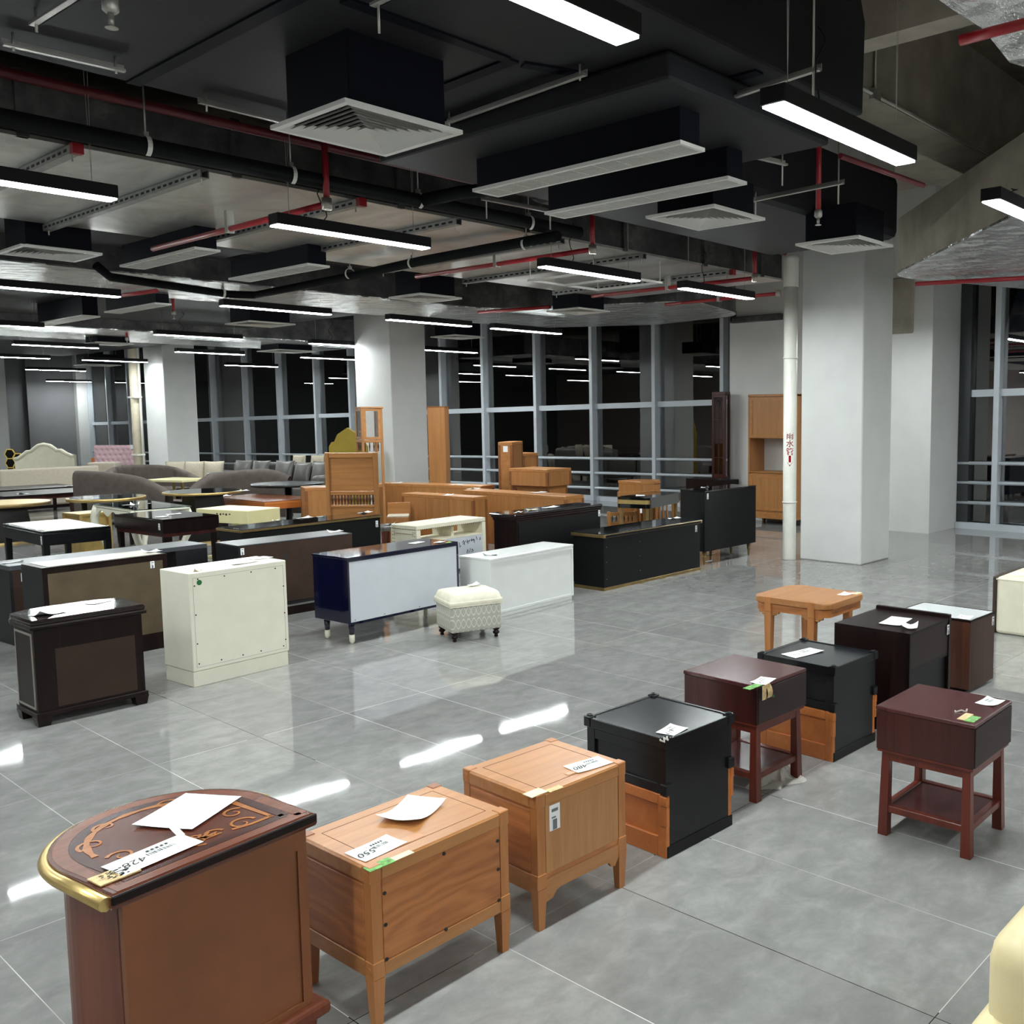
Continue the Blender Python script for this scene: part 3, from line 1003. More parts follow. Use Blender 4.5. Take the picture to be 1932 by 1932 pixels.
for i, (x, w) in enumerate(((2.62, 'under the pipe bracket nearest the big diffuser'), (3.55, 'below the near corner of the big diffuser'), (4.58, 'below the red sprinkler branch'), (5.7, 'nearest the long slot grilles'))):
    clip(x, 6.25, 3.47, f'white clip on the black foam pipe {w}', 'x', .42)
for y, w in ((6.45, 'at its start under the silver duct'), (8.1, 'halfway under the silver duct'), (9.2, 'near the far edge of the silver duct')):
    clip(5.85, y, 3.335, f'white clip on the crossing black pipe {w}', 'y', .3, .048)
clip(5.6, 11.5, 3.3, 'white clip on the black pipe by the pinned foil duct', 'x', .3, .048)
pipe('sprinkler_main', [(-6, 6.44, 3.77), (10.0, 6.44, 3.77)], .032, 'red_shaded', 'long red sprinkler main along the top of the silver duct')
for x, y0, y1, w in ((3.78, 6.2, 9.0, 'under the silver duct, nearest the camera'), (6.32, 6.1, 8.7, 'under the silver duct, middle of three'), (8.79, 6.05, 8.5, 'under the silver duct beside the last lamp of its row'), (10.1, 6.6, 8.4, 'behind the rainwater pipe')):
    t = bpy.data.objects.new('sprinkler_branch', None)
    COL.objects.link(t)
    t.location = (x, y0, 3.3)
    OFF[t.name] = Vector((-x, -y0, -3.3))
    tag(t, f'red sprinkler branch pipe {w}', 'pipe')
    MB().tube([(x, y0, 3.31), (x, y1, 3.31)], .022, 10).build('pipe', 'red', t)
    if x < 10: MB().tube([(x, y0, 3.31), (x, y0, 3.72)], .022, 10).build('riser', 'red', t)
    MB().lathe([(.034, 3.27), (.036, 3.31), (.034, 3.35)], x, y0, 10).build('elbow', 'silver', t)
    MB().box(x - .03, x + .03, (y0 + y1) / 2 - .02, (y0 + y1) / 2 + .02, 3.28, 3.45).build('hanger', 'rod', t)
for pts, w in (((fl(1812, 76, 3.5), fl(1950, 40, 3.5)), 'in the upper corner below the crumpled foil'), (((9.9, 4.7, 3.24), (10.3, 3.4, 3.24)), 'below the foil duct elbow'), ((fl(1585, 294, 3.44), fl(1742, 350, 3.44)), 'behind the second lamp, against the dark ceiling'), (((5.0, 13.0, 3.33), (5.1, 12.1, 3.33)), 'under the pinned foil near the far lamps'), (((2.9, 12.6, 3.33), (2.6, 11.0, 3.33)), 'under the pinned foil above the headboards'), (((9.4, 9.9, 3.33), (9.2, 11.2, 3.33)), 'under the bend of the foil duct')):
    pipe('red_pipe', [Vector(p) for p in pts], .018 if 'dark ceiling' in w else .024, 'red_shaded' if 'dark ceiling' in w else 'red', f'short red pipe {w}')
def sprinkler(x, y, ztop, zb, label):
    t = T('fire_sprinkler', label, 'sprinkler', x, y, 0, 0, 0, zb)
    MB().cyl((0, 0, .1), (0, 0, ztop - zb), .021, 12).build('drop_pipe', 'red', t)
    MB().lathe([(.02, .05), (.03, .06), (.03, .1), (.024, .11)], n=12).lathe([(.01, .0), (.012, .05)], n=8).build('fitting', 'rod', t)
    MB().lathe([(.024, -.006), (.024, -.002)], n=12).build('deflector', 'rod', t)
for a in ((4.23, 3.64, 3.62, 3.33, 'red sprinkler drop between the plenum seam and the first slot grille'),
          (6.6, 3.95, 4.3, 3.3, 'red sprinkler drop near the square column ceiling'),
          (1.62, 4.11, 3.62, 3.34, 'zinc sprinkler head at the top edge of the plenum'),
          (6.2, 14.2, 3.6, 3.22, 'far red sprinkler drop above the third row lamps'),
          (7.6, 19.4, 3.45, 3.2, 'far red sprinkler drop by the second foil duct')):
    sprinkler(*a)
def hanger(p, q, z, label, drop=.16, up=.5):
    """angle bar on two threaded rods"""
    t = bpy.data.objects.new('pipe_hanger', None)
    COL.objects.link(t)
    p, q = Vector((*p, z)), Vector((*q, z))
    t.location = (p + q) / 2
    OFF[t.name] = -t.location.copy()
    tag(t, label, 'bracket')
    d = (q - p).normalized()
    n = Vector((-d.y, d.x, 0)) * .016
    m = MB()
    m.prism([((p + n).x, (p + n).y), ((q + n).x, (q + n).y), ((q - n).x, (q - n).y), ((p - n).x, (p - n).y)], z - .006, z + .006)
    m.prism([((p + n).x, (p + n).y), ((q + n).x, (q + n).y), ((q + n * .6).x, (q + n * .6).y), ((p + n * .6).x, (p + n * .6).y)], z - .006, z + .03)
    m.build('bar', 'rod', t)
    ends = (p + d * .04, q - d * .04)
    for e in ends:
        k = up if not isinstance(up, tuple) else up[0 if e is ends[0] else 1]
        MB().cyl((e.x, e.y, z - drop), (e.x, e.y, z + k), .006, 6).build('rod', 'rod', t)
hanger((4.31, 3.5), (4.18, 2.5), 3.5, 'zinc hanger bar under the plenum, above the second lamp', .12, (.09, 1.7))
hanger((3.65, 4.7), (3.59, 3.5), 3.54, 'zinc hanger bar beside the big diffuser', .02, .06)
hanger((2.55, 5.4), (3.1, 5.4), 3.54, 'pale hanger bar along the far edge of the plenum', .04, .06)
hanger((1.6, 5.25), (2.1, 5.2), 3.54, 'pale hanger bar at the far plenum corner, by the red main', .02, .06)
hanger((4.98, 3.72), (5.6, 3.6), 3.5, 'zinc hanger bar between the slot grilles and the lamp', .14, .2)
hanger((4.95, 5.95), (5.66, 5.9), 3.5, 'zinc hanger bar at the end of the slot grilles', .14, 1.7)
hanger((6.29, 4.36), (6.22, 3.52), 3.48, 'zinc hanger bar under the far black duct', .14, .3)
hanger((2.44, 3.6), (2.43, 2.95), 3.54, 'zinc hanger bar at the upper edge near the first lamp', .12, .06)
hanger((1.61, 4.9), (1.64, 4.0), 3.54, 'zinc hanger bar over the corner of the plenum', .04, .06)
# ================================================================== FURNITURE: THE NIGHTSTAND ROW
def boxp(t, name, mat, *a, bevel=.004, label=None, seg=1):
    return MB().box(*a, bevel, seg).build(name, mat, t, label=label)
def screws(t, pts, y=-.001, r=.006, mat='ink', axis='y'):
    m = MB()
    for x, z in pts:
        if axis == 'y':
            m.cyl((x, y, z), (x, y + .004, z), r, 8)
        else:
            m.cyl((y, x, z), (y + .004, x, z), r, 8)
    return m.build('screw', mat, t)
# --- half-round cabinet with inlaid top
t = T('demilune_cabinet', 'half round rosewood cabinet with floral inlay top and gilt edge, carrying label 428', 'cabinet', .855, 2.461, 6.6, .582, .54)
demi = t
H = .70
def dshape(g=0.0, n=28, straight=.25):
    w, r = .582, .291
    pts = [(-g, -g), (w + g, -g)]
    for k in range(n + 1):
        a = PI * k / n
        pts.append((w / 2 + (r + g) * math.cos(a), straight + (r + g) * math.sin(a)))
    return pts
MB().prism(dshape(-.03), .1, H - .045).build('body', 'marq_side', t)
MB().box(.055, .527, .018, .04, .12, H - .1, .002).build('back_panel', 'demi_back', t)
m = MB()
m.box(.03, .552, .012, .04, H - .1, H - .045)
m.box(.03, .06, .012, .04, .1, H - .1); m.box(.522, .552, .012, .04, .1, H - .1); m.box(.06, .522, .012, .04, .1, .14)
m.build('back_frame', 'demi_back', t)
m = MB()
m.prism(dshape(.012), .075, .12, .012, 2)
m.build('plinth', 'marq_side', t)
m = MB()
for x, y in ((.035, .04), (.547, .04)):
    MB().lathe([(.018, 0), (.026, .02), (.03, .05), (.022, .08)], x, y, 12).build('foot', 'marq_side', t)
MB().lathe([(.018, 0), (.026, .02), (.03, .05), (.022, .08)], .291, .48, 12).build('foot', 'marq_side', t)
MB().prism(dshape(0), H - .045, H - .004, .01, 2).build('top', 'marq_top', t)
# gilt rim round the curved side
m = MB()
rim = dshape(.006)[1:] + [dshape(.006)[0]]
m.tube([(p[0], p[1], H - .026) for p in rim[1:-1]] + [(rim[-1][0], rim[-1][1] + .02, H - .026)], .018, 8)
m.build('gilt_rim', 'brass', t)
MB().box(.0, .582, -.004, .006, H - .03, H - .006, .003).build('back_edge', 'espresso', t)
def ribbon(m, pts, wd, z):
    pts = [Vector((p[0], p[1])) for p in pts]
    L, R_ = [], []
    for i, p in enumerate(pts):
        d = (pts[min(i + 1, len(pts) - 1)] - pts[max(i - 1, 0)])
        d = d.normalized() if d.length else Vector((1, 0))
        n = Vector((-d.y, d.x)) * (wd[i] if isinstance(wd, list) else wd) / 2
        L.append(m.bm.verts.new((*(p + n), z))); R_.append(m.bm.verts.new((*(p - n), z)))
    for i in range(len(pts) - 1):
        m.bm.faces.new((R_[i], R_[i + 1], L[i + 1], L[i]))
m = MB()
ao = dshape(-.028)[1:] + dshape(-.028)[:1]
ribbon(m, ao + ao[:1], .036, H - .0034)
m.build('outer_band', 'marq_rim', t)
m = MB()
arc = dshape(-.062)[1:] + dshape(-.062)[:1]
ribbon(m, arc + arc[:1], .03, H - .0032)
m.build('dark_band', 'marq_band', t)
m = MB()
arc2 = dshape(-.088)[1:]
ribbon(m, arc2, [.012 + .010 * math.sin(i * .9) ** 2 for i in range(len(arc2))], H - .0028)
ribbon(m, [(.09, .088), (.16, .088), (.2, .1)], .012, H - .0028)
ribbon(m, [(.38, .1), (.43, .088), (.5, .088)], .012, H - .0028)
def scroll(cx, cy, r0, a0, turns, s=1, w0=.010):
    pts, ws = [], []
    for k in range(22):
        u = k / 21
        a = a0 + s * turns * 2 * PI * u
        r = r0 * (1 - .82 * u)
        pts.append((cx + r * math.cos(a), cy + r * math.sin(a)))
        ws.append(w0 * (1 - .55 * u))
    ribbon(m, pts, ws, H - .0026)
for cx, cy, r, a, tu, s in ((.13, .2, .035, 2.6, 1.1, -1), (.12, .33, .04, 3.6, 1.0, -1), (.2, .42, .035, 3.4, .9, -1), (.38, .43, .035, 0, .9, 1), (.46, .34, .04, -.4, 1.0, 1), (.45, .2, .035, .5, 1.1, 1),
                            (.42, .115, .04, 0, 1.1, 1), (.16, .115, .035, PI, 1.0, -1), (.25, .12, .03, PI, .9, -1), (.335, .12, .03, 0, .9, 1), (.29, .14, .035, 1.57, 1.2, 1), (.29, .105, .03, -1.57, 1, -1)):
    scroll(cx, cy, r, a, tu, s)
for k in range(9):
    a = PI * (k / 8)
    ribbon(m, [(.29 + .015 * math.cos(a), .11 + .01 * math.sin(a)), (.29 + .062 * math.cos(a), .105 + .045 * math.sin(a))], [.016, .006], H - .0024)
m.build('inlay', 'marq_gold', t)
card(t, 290, 1612, H, .22, .1, 4, '428', seed=4, size=.042)
cx, cy = loc(t, 318, 1590, H)
MB().grid(lambda u, v: (cx + .03 + u * .02, cy + .005 + v * .06, H + .003 + .022 * v), 1, 3).build('label_flap', 'paper', t)
cx, cy = loc(t, 215, 1650, H)
MB().box(cx - .05, cx + .05, cy - .035, cy + .03, H - .002, H + .0015).build('sticker', 'tan_label', t, label='tan torn sticker')
m = MB()
rnd = random.Random(3)
for i in range(60):
    a, b = rnd.uniform(-.03, .03), rnd.uniform(-.025, .02)
    m.box(cx + a, cx + a + .006, cy + b, cy + b + .004, H + .0015, H + .002)
m.build('sticker_print', 'ink', t)
paper(356, 1530, H, .235, .185, 31, 'clean white sheet on the half round inlaid cabinet', curl=.004)

# --- oak nightstands
def oak_stand(name, label, x, y, ang, w, d, h, legz, low_apron):
    t = T(name, label, 'nightstand', x, y, ang, w, d)
    p = .042
    for i, (px, py) in enumerate(((p / 2, p / 2), (w - p / 2, p / 2), (p / 2, d - p / 2), (w - p / 2, d - p / 2))):
        m = MB()
        m.taper(px, py, 0, legz, p * .33, p * .5)
        m.box(px - p / 2, px + p / 2, py - p / 2, py + p / 2, legz, legz + .055, .002)
        m.box(px - p / 2 + .003, px + p / 2 - .003, py - p / 2 + .003, py + p / 2 - .003, legz + .055, h - .05)
        m.box(px - p / 2, px + p / 2, py - p / 2, py + p / 2, h - .05, h + .003, .003)
        if low_apron or i in (2, 3) or i == 0:
            for z0 in (legz + .028, h - .024):
                M4 = Matrix.Translation((px - p / 2 - .002, py, z0)) @ Matrix.Rotation(PI / 2, 4, 'Y')
                m.lathe([(.011, 0), (.011, .003)], n=14, M4=M4)
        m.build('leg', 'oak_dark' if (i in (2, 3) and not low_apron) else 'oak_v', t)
    g = .006
    MB().box(g, w - g, g, d - g, legz + .01, h - .03).build('carcass', 'oak_panel', t)
    MB().box(p, w - p, .003, .012, legz + .05, h - .045, .002).build('back_panel', 'oak_panel_v' if low_apron else 'oak_panel', t)
    MB().box(.002, .012, p, d - p, legz + .06, h - .06, .002).build('side_panel', 'oak_panel', t)
    m = MB().box(p, w - p, .0, .02, h - .045, h - .004, .002).box(-.001, .02, p, d - p, h - .05, h - .004, .003)
    m.box(p, w - p, d - .02, d, h - .045, h - .004, .002).box(w - .02, w + .001, p, d - p, h - .05, h - .004, .003)
    m.build('top_rail', 'oak', t)
    MB().box(.004, w - .004, .004, d - .004, h - .012, h, .003).build('top', 'oak', t)
    m = MB()
    q = .055
    for a in ((q, w - q, q, q + .002), (q, w - q, d - q, d - q + .002), (q, q + .002, q, d - q), (w - q, w - q + .002, q, d - q)):
        m.box(*a, h, h + .0006)
    m.build('top_groove', 'oak_line', t)
    m = MB()
    if low_apron:
        for yy in (0.004, d - .02):
            z1 = legz + .03
            pts = [(p, z1), (p, legz - .055), (p + .03, legz - .05), (p + .05, legz - .028), (p + .07, legz - .022), (w - p - .07, legz - .022), (w - p - .05, legz - .028), (w - p - .04, legz - .045), (w - p - .02, legz - .05), (w - p, legz - .02), (w - p, z1)]
            a = [m.bm.verts.new((q_[0], yy, q_[1])) for q_ in pts]
            b = [m.bm.verts.new((q_[0], yy + .016, q_[1])) for q_ in pts]
            m.bm.faces.new(a); m.bm.faces.new(b[::-1])
            for i in range(len(pts)):
                m.bm.faces.new((a[i], b[i], b[(i + 1) % len(pts)], a[(i + 1) % len(pts)]))
        m.box(.003, .02, p, d - p, legz - .02, legz + .05, .002)
    else:
        m.box(p, w - p, .002, .02, legz + .002, legz + .045, .002)
        m.box(.0, .02, p, d - p, legz + .002, legz + .055, .002)
    m.build('apron', 'oak', t)
    return t
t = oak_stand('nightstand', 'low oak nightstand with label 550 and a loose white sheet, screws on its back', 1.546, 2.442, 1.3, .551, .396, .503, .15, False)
n550 = t
screws(t, [(.05, .2), (.05, .31), (.05, .41), (.5, .2), (.5, .31), (.5, .41), (.275, .195), (.275, .45)], y=.0)
card(t, 710, 1601, .503, .16, .1, 4, '550', seed=5)
cx, cy = loc(t, 722, 1630, .503)
MB().box(cx - .055, cx + .035, cy - .018, cy + .022, .503, .505).build('sticker', 'green_label', t, label='torn green sticker')
cx, cy = loc(t, 752, 1618, .503)
MB().box(cx - .025, cx + .05, cy - .012, cy + .016, .503, .5045).build('sticker', 'paper_cream', t, label='torn paper remains')
cx, cy = loc(t, 768, 1585, .503)
MB().box(cx - .08, cx + .055, cy - .02, cy + .022, .503, .5036).build('tape', 'tape', t)
paper(777, 1532, .506, .2, .15, 24, 'curled white sheet on the nightstand labelled 550', curl=.03, bow=.012)
t = oak_stand('nightstand', 'taller oak nightstand with label 480 and an upright white sticker on its back', 2.227, 2.457, -1.7, .455, .428, .505, .155, True)
card(t, 1110, 1443, .506, .165, .1, -8, '480', seed=6)
cx, cy = loc(t, 1014, 1496, .506)
MB().box(cx - .045, cx + .03, cy - .022, cy + .028, .506, .509).build('sticker', 'paper_cream', t, label='small grey barcode sticker')
cx, cy = loc(t, 1040, 1490, .506)
MB().box(cx - .02, cx + .045, cy - .018, cy + .012, .506, .5075).build('sticker', 'tan_label', t, label='torn tan sticker remains')
cx, cy = loc(t, 1090, 1450, .506)
MB().box(cx - .07, cx + .13, cy - .025, cy + .0, .506, .5066).build('tape', 'tape', t)
side_tag(t, .085, .405, .05, .095, 'y', at=.002)

# --- black cabinets with orange lower drawers
def container_stand(label, x, y, ang, w, d, h, number):
    t = T('nightstand', label, 'nightstand', x, y, ang, w, d)
    e = .012
    MB().box(e + .014, w - e - .004, .014, d - .014, .03, h - .012, .003).build('body', 'black', t)
    MB().box(e, w - .004, .008, d - .008, 0, .05, .003).build('base', 'black_satin', t)
    MB().box(e, w - e, e, d - e, h - .045, h - .01, .004).build('top', 'black_top', t)
    m = MB().box(.006, w - .006, .004, .022, h - .05, h - .006, .003).box(.006, w - .006, d - .022, d - .004, h - .05, h - .006, .003)
    m.box(.004, .022, .01, d - .01, h - .05, h - .006, .003).box(w - .022, w - .004, .01, d - .01, h - .05, h - .006, .003)
    m.build('top_rail', 'black', t)
    def block(px, py, z0, z1, mat, s=.021):
        m = MB().box(px - s, px + s, py - s, py + s, z0, z1, .004)
        M4 = Matrix.Translation((px - s - .001, py, (z0 + z1) / 2)) @ Matrix.Rotation(PI / 2, 4, 'Y')
        m.lathe([(.012, 0), (.012, .003)], n=12, M4=M4)
        if z1 > h - .02:
            m.lathe([(.014, z1), (.014, z1 + .004), (.008, z1 + .004), (.008, z1 + .001)], px, py, 14)
        m.build('corner_block', mat, t)
    zs = h * .52
    for px, py in ((.02, .02), (w - .02, .02), (.02, d - .02), (w - .02, d - .02)):
        block(px, py, h - .048, h, 'black')
        block(px, py, zs + .002, zs + .05, 'black')
    for px in (.0, w - .03):
        s = 1 if px == 0 else -1
        # upper black drawer, lower orange drawer; frame with a sunk panel
        for z0, z1, mat, nm in ((zs + .004, h - .05, 'black', 'upper_drawer'), (.0, zs, 'orange_wood', 'lower_drawer')):
            m = MB()
            x0, x1 = (px + .008, px + .03) if s > 0 else (px, px + .022)
            lo = z0 if nm == 'upper_drawer' else z0 + .0
            m.box(x0, x1, .012, .06, lo, z1, .002); m.box(x0, x1, d - .06, d - .012, lo, z1, .002)
            m.box(x0, x1, .06, d - .06, z1 - .045, z1, .002); m.box(x0, x1, .06, d - .06, lo, lo + (.085 if z0 == 0 else .04), .002)
            xi = x0 + .012 if s > 0 else x0
            m.box(xi, xi + .008, .05, d - .05, lo + .02, z1 - .02)
            q = lo + (.085 if z0 == 0 else .04)
            dr = m.build(nm, mat, t)
            if z0 == 0:
                for py in (.022, d - .022):
                    bm2 = MB().box(px + (.0 if s > 0 else .008), px + (.022 if s > 0 else .03), py - .02, py + .02, zs - .045, zs - .002, .004)
                    bm2.box(px + (.003 if s > 0 else .008), px + (.022 if s > 0 else .027), py - .018, py + .018, zs - .13, zs - .045, .002)
                    M4 = Matrix.Translation((px - .001 if s > 0 else px + .028, py, zs - .024)) @ Matrix.Rotation(PI / 2, 4, 'Y')
                    bm2.lathe([(.011, 0), (.011, .003)], n=12, M4=M4)
                    bm2.build('corner_cap', 'orange_wood', dr)
    return t
t = container_stand('black cabinet with orange lower drawer, label 617, nearer of the two', 2.947, 2.458, -1.8, .459, .493, .519, '617')
card(t, 1268, 1378, .511, .12, .09, 10, '617', seed=7, curl=.012)
cx, cy = loc(t, 1249, 1397, .519)
MB().tube([(cx - .02 + .05 * i / 7, cy - .01 + .012 * math.sin(i * 2.1), .524 + .006 * math.cos(i * 1.7)) for i in range(8)], .004, 5).build('loose_tape', 'film', t)
t = container_stand('black cabinet with orange lower drawer, label 619, behind the mahogany stand', 4.356, 2.480, -1.4, .463, .502, .52, '619')
card(t, 1515, 1232, .511, .24, .11, -9, '619', seed=8, curl=.006, size=.035)

# --- mahogany nightstands with an open shelf
def mahog_stand(label, x, y, ang, w, d, h):
    t = T('nightstand', label, 'nightstand', x, y, ang, w, d)
    zb = h - .19
    MB().box(.0, w, .0, d, h - .018, h, .003).build('top', 'mahog', t)
    MB().box(.004, w - .004, .004, d - .004, zb, h - .018, .002).build('drawer_box', 'mahog_v', t)
    MB().box(.012, w - .004, -.001, .006, zb + .004, h - .02, .001).build('back_panel', 'mahog_dark', t)
    MB().box(.008, w - .008, .008, d - .008, zb - .012, zb).build('shadow_gap', 'mahog_leg', t)
    i = .018
    k = .02
    for px, py, sx, sy in ((i + k, i + k, -1, -1), (w - i - k, i + k, 1, -1), (i + k, d - i - k, -1, 1), (w - i - k, d - i - k, 1, 1)):
        MB().taper(px - sx * -.004, py - sy * -.004, 0, zb - .012, k * 1.08, k * .84, dx=-sx * .006, dy=-sy * .006).build('leg', 'mahog_leg', t)
    m = MB()
    for a in ((i + .03, w - i - .03, i + .006, i + .028), (i + .03, w - i - .03, d - i - .028, d - i - .006), (i + .006, i + .028, i + .03, d - i - .03), (w - i - .028, w - i - .006, i + .03, d - i - .03)):
        m.box(*a, zb - .052, zb - .012, .002)
    m.build('apron', 'mahog_leg', t)
    m = MB()
    zs = .135
    for a in ((i, w - i, i + .004, i + .036), (i, w - i, d - i - .036, d - i - .004), (i + .004, i + .036, i, d - i), (w - i - .036, w - i - .004, i, d - i)):
        m.box(*a, zs - .03, zs, .002)
    m.build('stretcher', 'mahog_leg', t)
    MB().box(i + .03, w - i - .03, i + .03, d - i - .03, zs - .018, zs - .005).build('shelf', 'mahog', t)
    return t
t = mahog_stand('mahogany nightstand with label 256 standing between the two black and orange cabinets', 3.651, 2.490, -1.0, .426, .453, .575)
card(t, 1440, 1285, .576, .13, .08, 12, '256', seed=9, curl=.01)
cx, cy = loc(t, 1420, 1296, .576)
MB().box(cx - .05, cx + .05, cy - .02, cy + .02, .5755, .578).build('sticker', 'green_label', t, label='torn green sticker')
MB().grid(lambda u, v: (cx + .035 + u * .035, cy - .03 - .03 * v * 0, .577 - .07 * v), 1, 4).build('sticker_flap', 'tan_label', t)
MB().grid(lambda u, v: (.055 + .04 * u + .02 * v, -.0025 - .012 * math.sin(v * 3), .577 - .075 * v), 2, 5).build('sticker_flap', 'tan_label', t)
screws(t, [(.13, .5)], y=-.003, r=.008, mat='sticker_green')
t = mahog_stand('mahogany nightstand standing alone in front of the row, green sticker on top', 3.722, 1.469, .8, .433, .444, .58)
cx, cy = loc(t, 1832, 1356, .58)
MB().box(cx - .045, cx + .04, cy - .028, cy + .012, .5795, .582).build('sticker', 'green_label', t, label='green sticker')
MB().box(cx - .04, cx + .06, cy + .012, cy + .045, .5795, .5815).build('sticker', 'tan_label', t, label='tan torn sticker')
card(t, 1868, 1325, .58, .12, .085, -6, '', seed=10, curl=.02)
cx, cy = loc(t, 1803, 1346, .58)
MB().tube([(cx + .07 * i / 8, cy + .012 * math.sin(i * .8) - .02 * i / 8, .584 + .004 * math.sin(i * 2)) for i in range(9)], .0035, 5).build('loose_tape', 'film', t)

# --- crumpled film under the mahogany stand
m = MB()
p0 = fl(1470, 1472)
rnd = random.Random(11)
def crump(u, v):
    r = .11 * u
    a = v * 2 * PI
    return (p0.x + r * 1.7 * math.cos(a) * (1 + .25 * math.sin(3 * a)), p0.y + r * .9 * math.sin(a) * (1 + .3 * math.cos(5 * a)), .006 + .085 * (1 - u) * (.55 + .45 * math.sin(7 * u + 4 * a)) + .02 * abs(math.sin(5 * a)) * (1 - u))
m.grid(crump, 9, 40, False)
tag(m.build('plastic_film', 'film'), 'crumpled clear plastic film on the floor under the nightstand labelled 256', 'plastic film')

# --- square oak table with cloud brackets
t = T('side_table', 'light oak side table with rounded corners behind the black cabinets', 'table', 5.415, 3.139, .9, .537, .599)
w, d, h = .537, .599, .6
rp = rounded([(0, 0), (w, 0), (w, d), (0, d)], .07, 6)
MB().prism(rp, h - .04, h, .008, 2).build('top', 'oak', t)
MB().prism(rounded([(.04, .04), (w - .04, .04), (w - .04, d - .04), (.04, d - .04)], .05, 6), h, h + .0008).build('top_panel', 'oak', t)
MB().prism(rounded([(.012, .012), (w - .012, .012), (w - .012, d - .012), (.012, d - .012)], .065, 6), h - .095, h - .045).build('apron', 'oak_panel', t)
for px, py in ((.025, .13), (.025, d - .13), (w - .025, .13), (w - .025, d - .13)):
    s = -1 if px < .1 else 1
    MB().taper(px, py, 0, h - .1, .017, .026, dx=0).box(px - .028, px + .028, py - .026, py + .026, h - .1, h + .002, .003).lathe([(.014, 0), (.014, .003)], n=14, M4=Matrix.Translation((px + (.0275 * s if s > 0 else -.0305), py, h - .025)) @ Matrix.Rotation(PI / 2, 4, 'Y')).build('leg', 'oak_v', t)
    for sy in (-1, 1):
        y0 = py + sy * .026
        MB().box(px - .012, px + .012, min(y0, y0 + sy * .055), max(y0, y0 + sy * .055), h - .112, h - .093, .004).box(px - .012, px + .012, min(y0, y0 + sy * .03), max(y0, y0 + sy * .03), h - .125, h - .11, .004).build('bracket', 'oak', t)
card(t, 1595, 1121, .601, .12, .075, 2, '', seed=12, curl=.012)
cx, cy = loc(t, 1617, 1119, .601)
MB().box(cx - .05, cx + .04, cy - .02, cy + .02, .6, .602).build('sticker', 'paper_cream', t)

# --- dark brown and walnut bedside cabinets
t = T('bedside_cabinet', 'dark brown bedside cabinet with raised back lip and two papers on top', 'cabinet', 4.996, 2.364, .2, .568, .487)
w, d, h = .568, .487, .6
MB().box(.0, w - .02, .0, d, h - .02, h - .002, .001).build('top', 'espresso', t)
MB().box(0, .018, 0, d, .0, h - .02, .001).build('side_panel', 'espresso', t)
MB().box(w - .03, w, -.004, d + .004, 0, h + .018, .002).build('raised_panel', 'espresso', t)
MB().box(.018, w - .03, .004, d - .01, h - .215, h - .02).build('drawer_back', 'mahog_dark', t)
MB().box(.018, w - .03, .02, d - .02, .02, h - .22).build('back_panel', 'charcoal_side', t)
MB().box(.018, w - .03, .004, .02, h - .235, h - .215).build('rail', 'espresso', t)
side_tag(t, w - .045, h - .07, .03, .06, 'y', at=-.003)
paper(1690, 1172, .6, .24, .13, 8, 'white sheet on the dark brown bedside cabinet', curl=.003)
paper(1716, 1183, .602, .11, .09, 20, 'small curled label beside the sheet on the dark brown cabinet', 'price_slip', curl=.03)
t = T('bedside_cabinet', 'walnut bedside cabinet with white glass top beside the dark brown one', 'cabinet', 6.028, 2.427, -1.8, .389, .528)
w, d, h = .389, .528, .488
MB().box(0, w, 0, d, .02, h - .012, .001).build('body', 'walnut', t)
MB().box(.004, w - .004, .0, .006, .02, h - .012).build('back_panel', 'walnut_back', t)
MB().box(.008, w - .008, .008, d - .008, h - .012, h - .001).build('top', 'white_glass', t)
m = MB().frame_x(0, d, h - .016, h, 0, .006, .002)
m = MB().box(0, .006, 0, d, h - .016, h + .001).box(w - .006, w, 0, d, h - .016, h + .001).box(0, w, 0, .006, h - .016, h + .001).box(0, w, d - .006, d, h - .016, h + .001)
m.build('top_edge', 'espresso', t)
MB().box(.03, w - .03, .04, d - .04, 0, .02).build('plinth', 'espresso', t)
side_tag(t, w - .03, h - .06, .03, .06, 'y', at=-.001)
card(t, 1820, 1165, h + .001, .12, .09, 10, '', seed=13, curl=.01)
# --- cream leather chest at the picture's edge
t = T('bedside_cabinet', 'cream leather bedside chest with dark edge trim near the window bay', 'cabinet', 7.854, 2.458, .5, .62, .522)
w, d, h = .62, .522, .481
MB().box(.0, w, .0, d - .03, .0, h, .03, 3).build('body', 'cream_leather', t)
m = MB().box(-.004, w, d - .03, d, 0, h + .004, .02, 2)
m.build('edge_trim', 'dark_trim', t)
MB().tube([(.004, y, h - .02) for y in (.03, .2, .35, d - .03)], .008, 8).build('piping', 'cream_leather', t)
paper(1922, 1083, .482, .16, .1, 5, 'white slip on the cream leather chest', 'price_slip')
# --- butter yellow armchair in the corner
t = T('armchair', 'butter yellow leather armchair cut off at the corner', 'armchair', 2.22, .08, 0, .8, .8)
def pad(name, x0, x1, y0, y1, z0, z1, r):
    m = MB().box(x0, x1, y0, y1, z0, z1, r, 5)
    for f in m.bm.faces: f.smooth = True
    m.build(name, 'butter_leather', t)
pad('seat', -.0, .74, .0, .84, .08, .31, .1)
pad('arm', .08, .8, .6, .8, .1, .53, .085)
pad('arm', .08, .8, -.06, .14, .1, .53, .085)
pad('backrest', .6, .82, .0, .76, .2, .78, .09)
for x in (.08, .7):
    for y in (.06, .7):
        MB().taper(x, y, 0, .13, .02, .028).build('leg', 'espresso', t)
# ================================================================== FURNITURE: THE SIDEBOARD FIELD
def slips(t_desc, items, h):
    for i, (px, py, w, d, r, what) in enumerate(items):
        paper(px, py, h + .001, w, d, r, what, 'paper_slip', curl=.03)
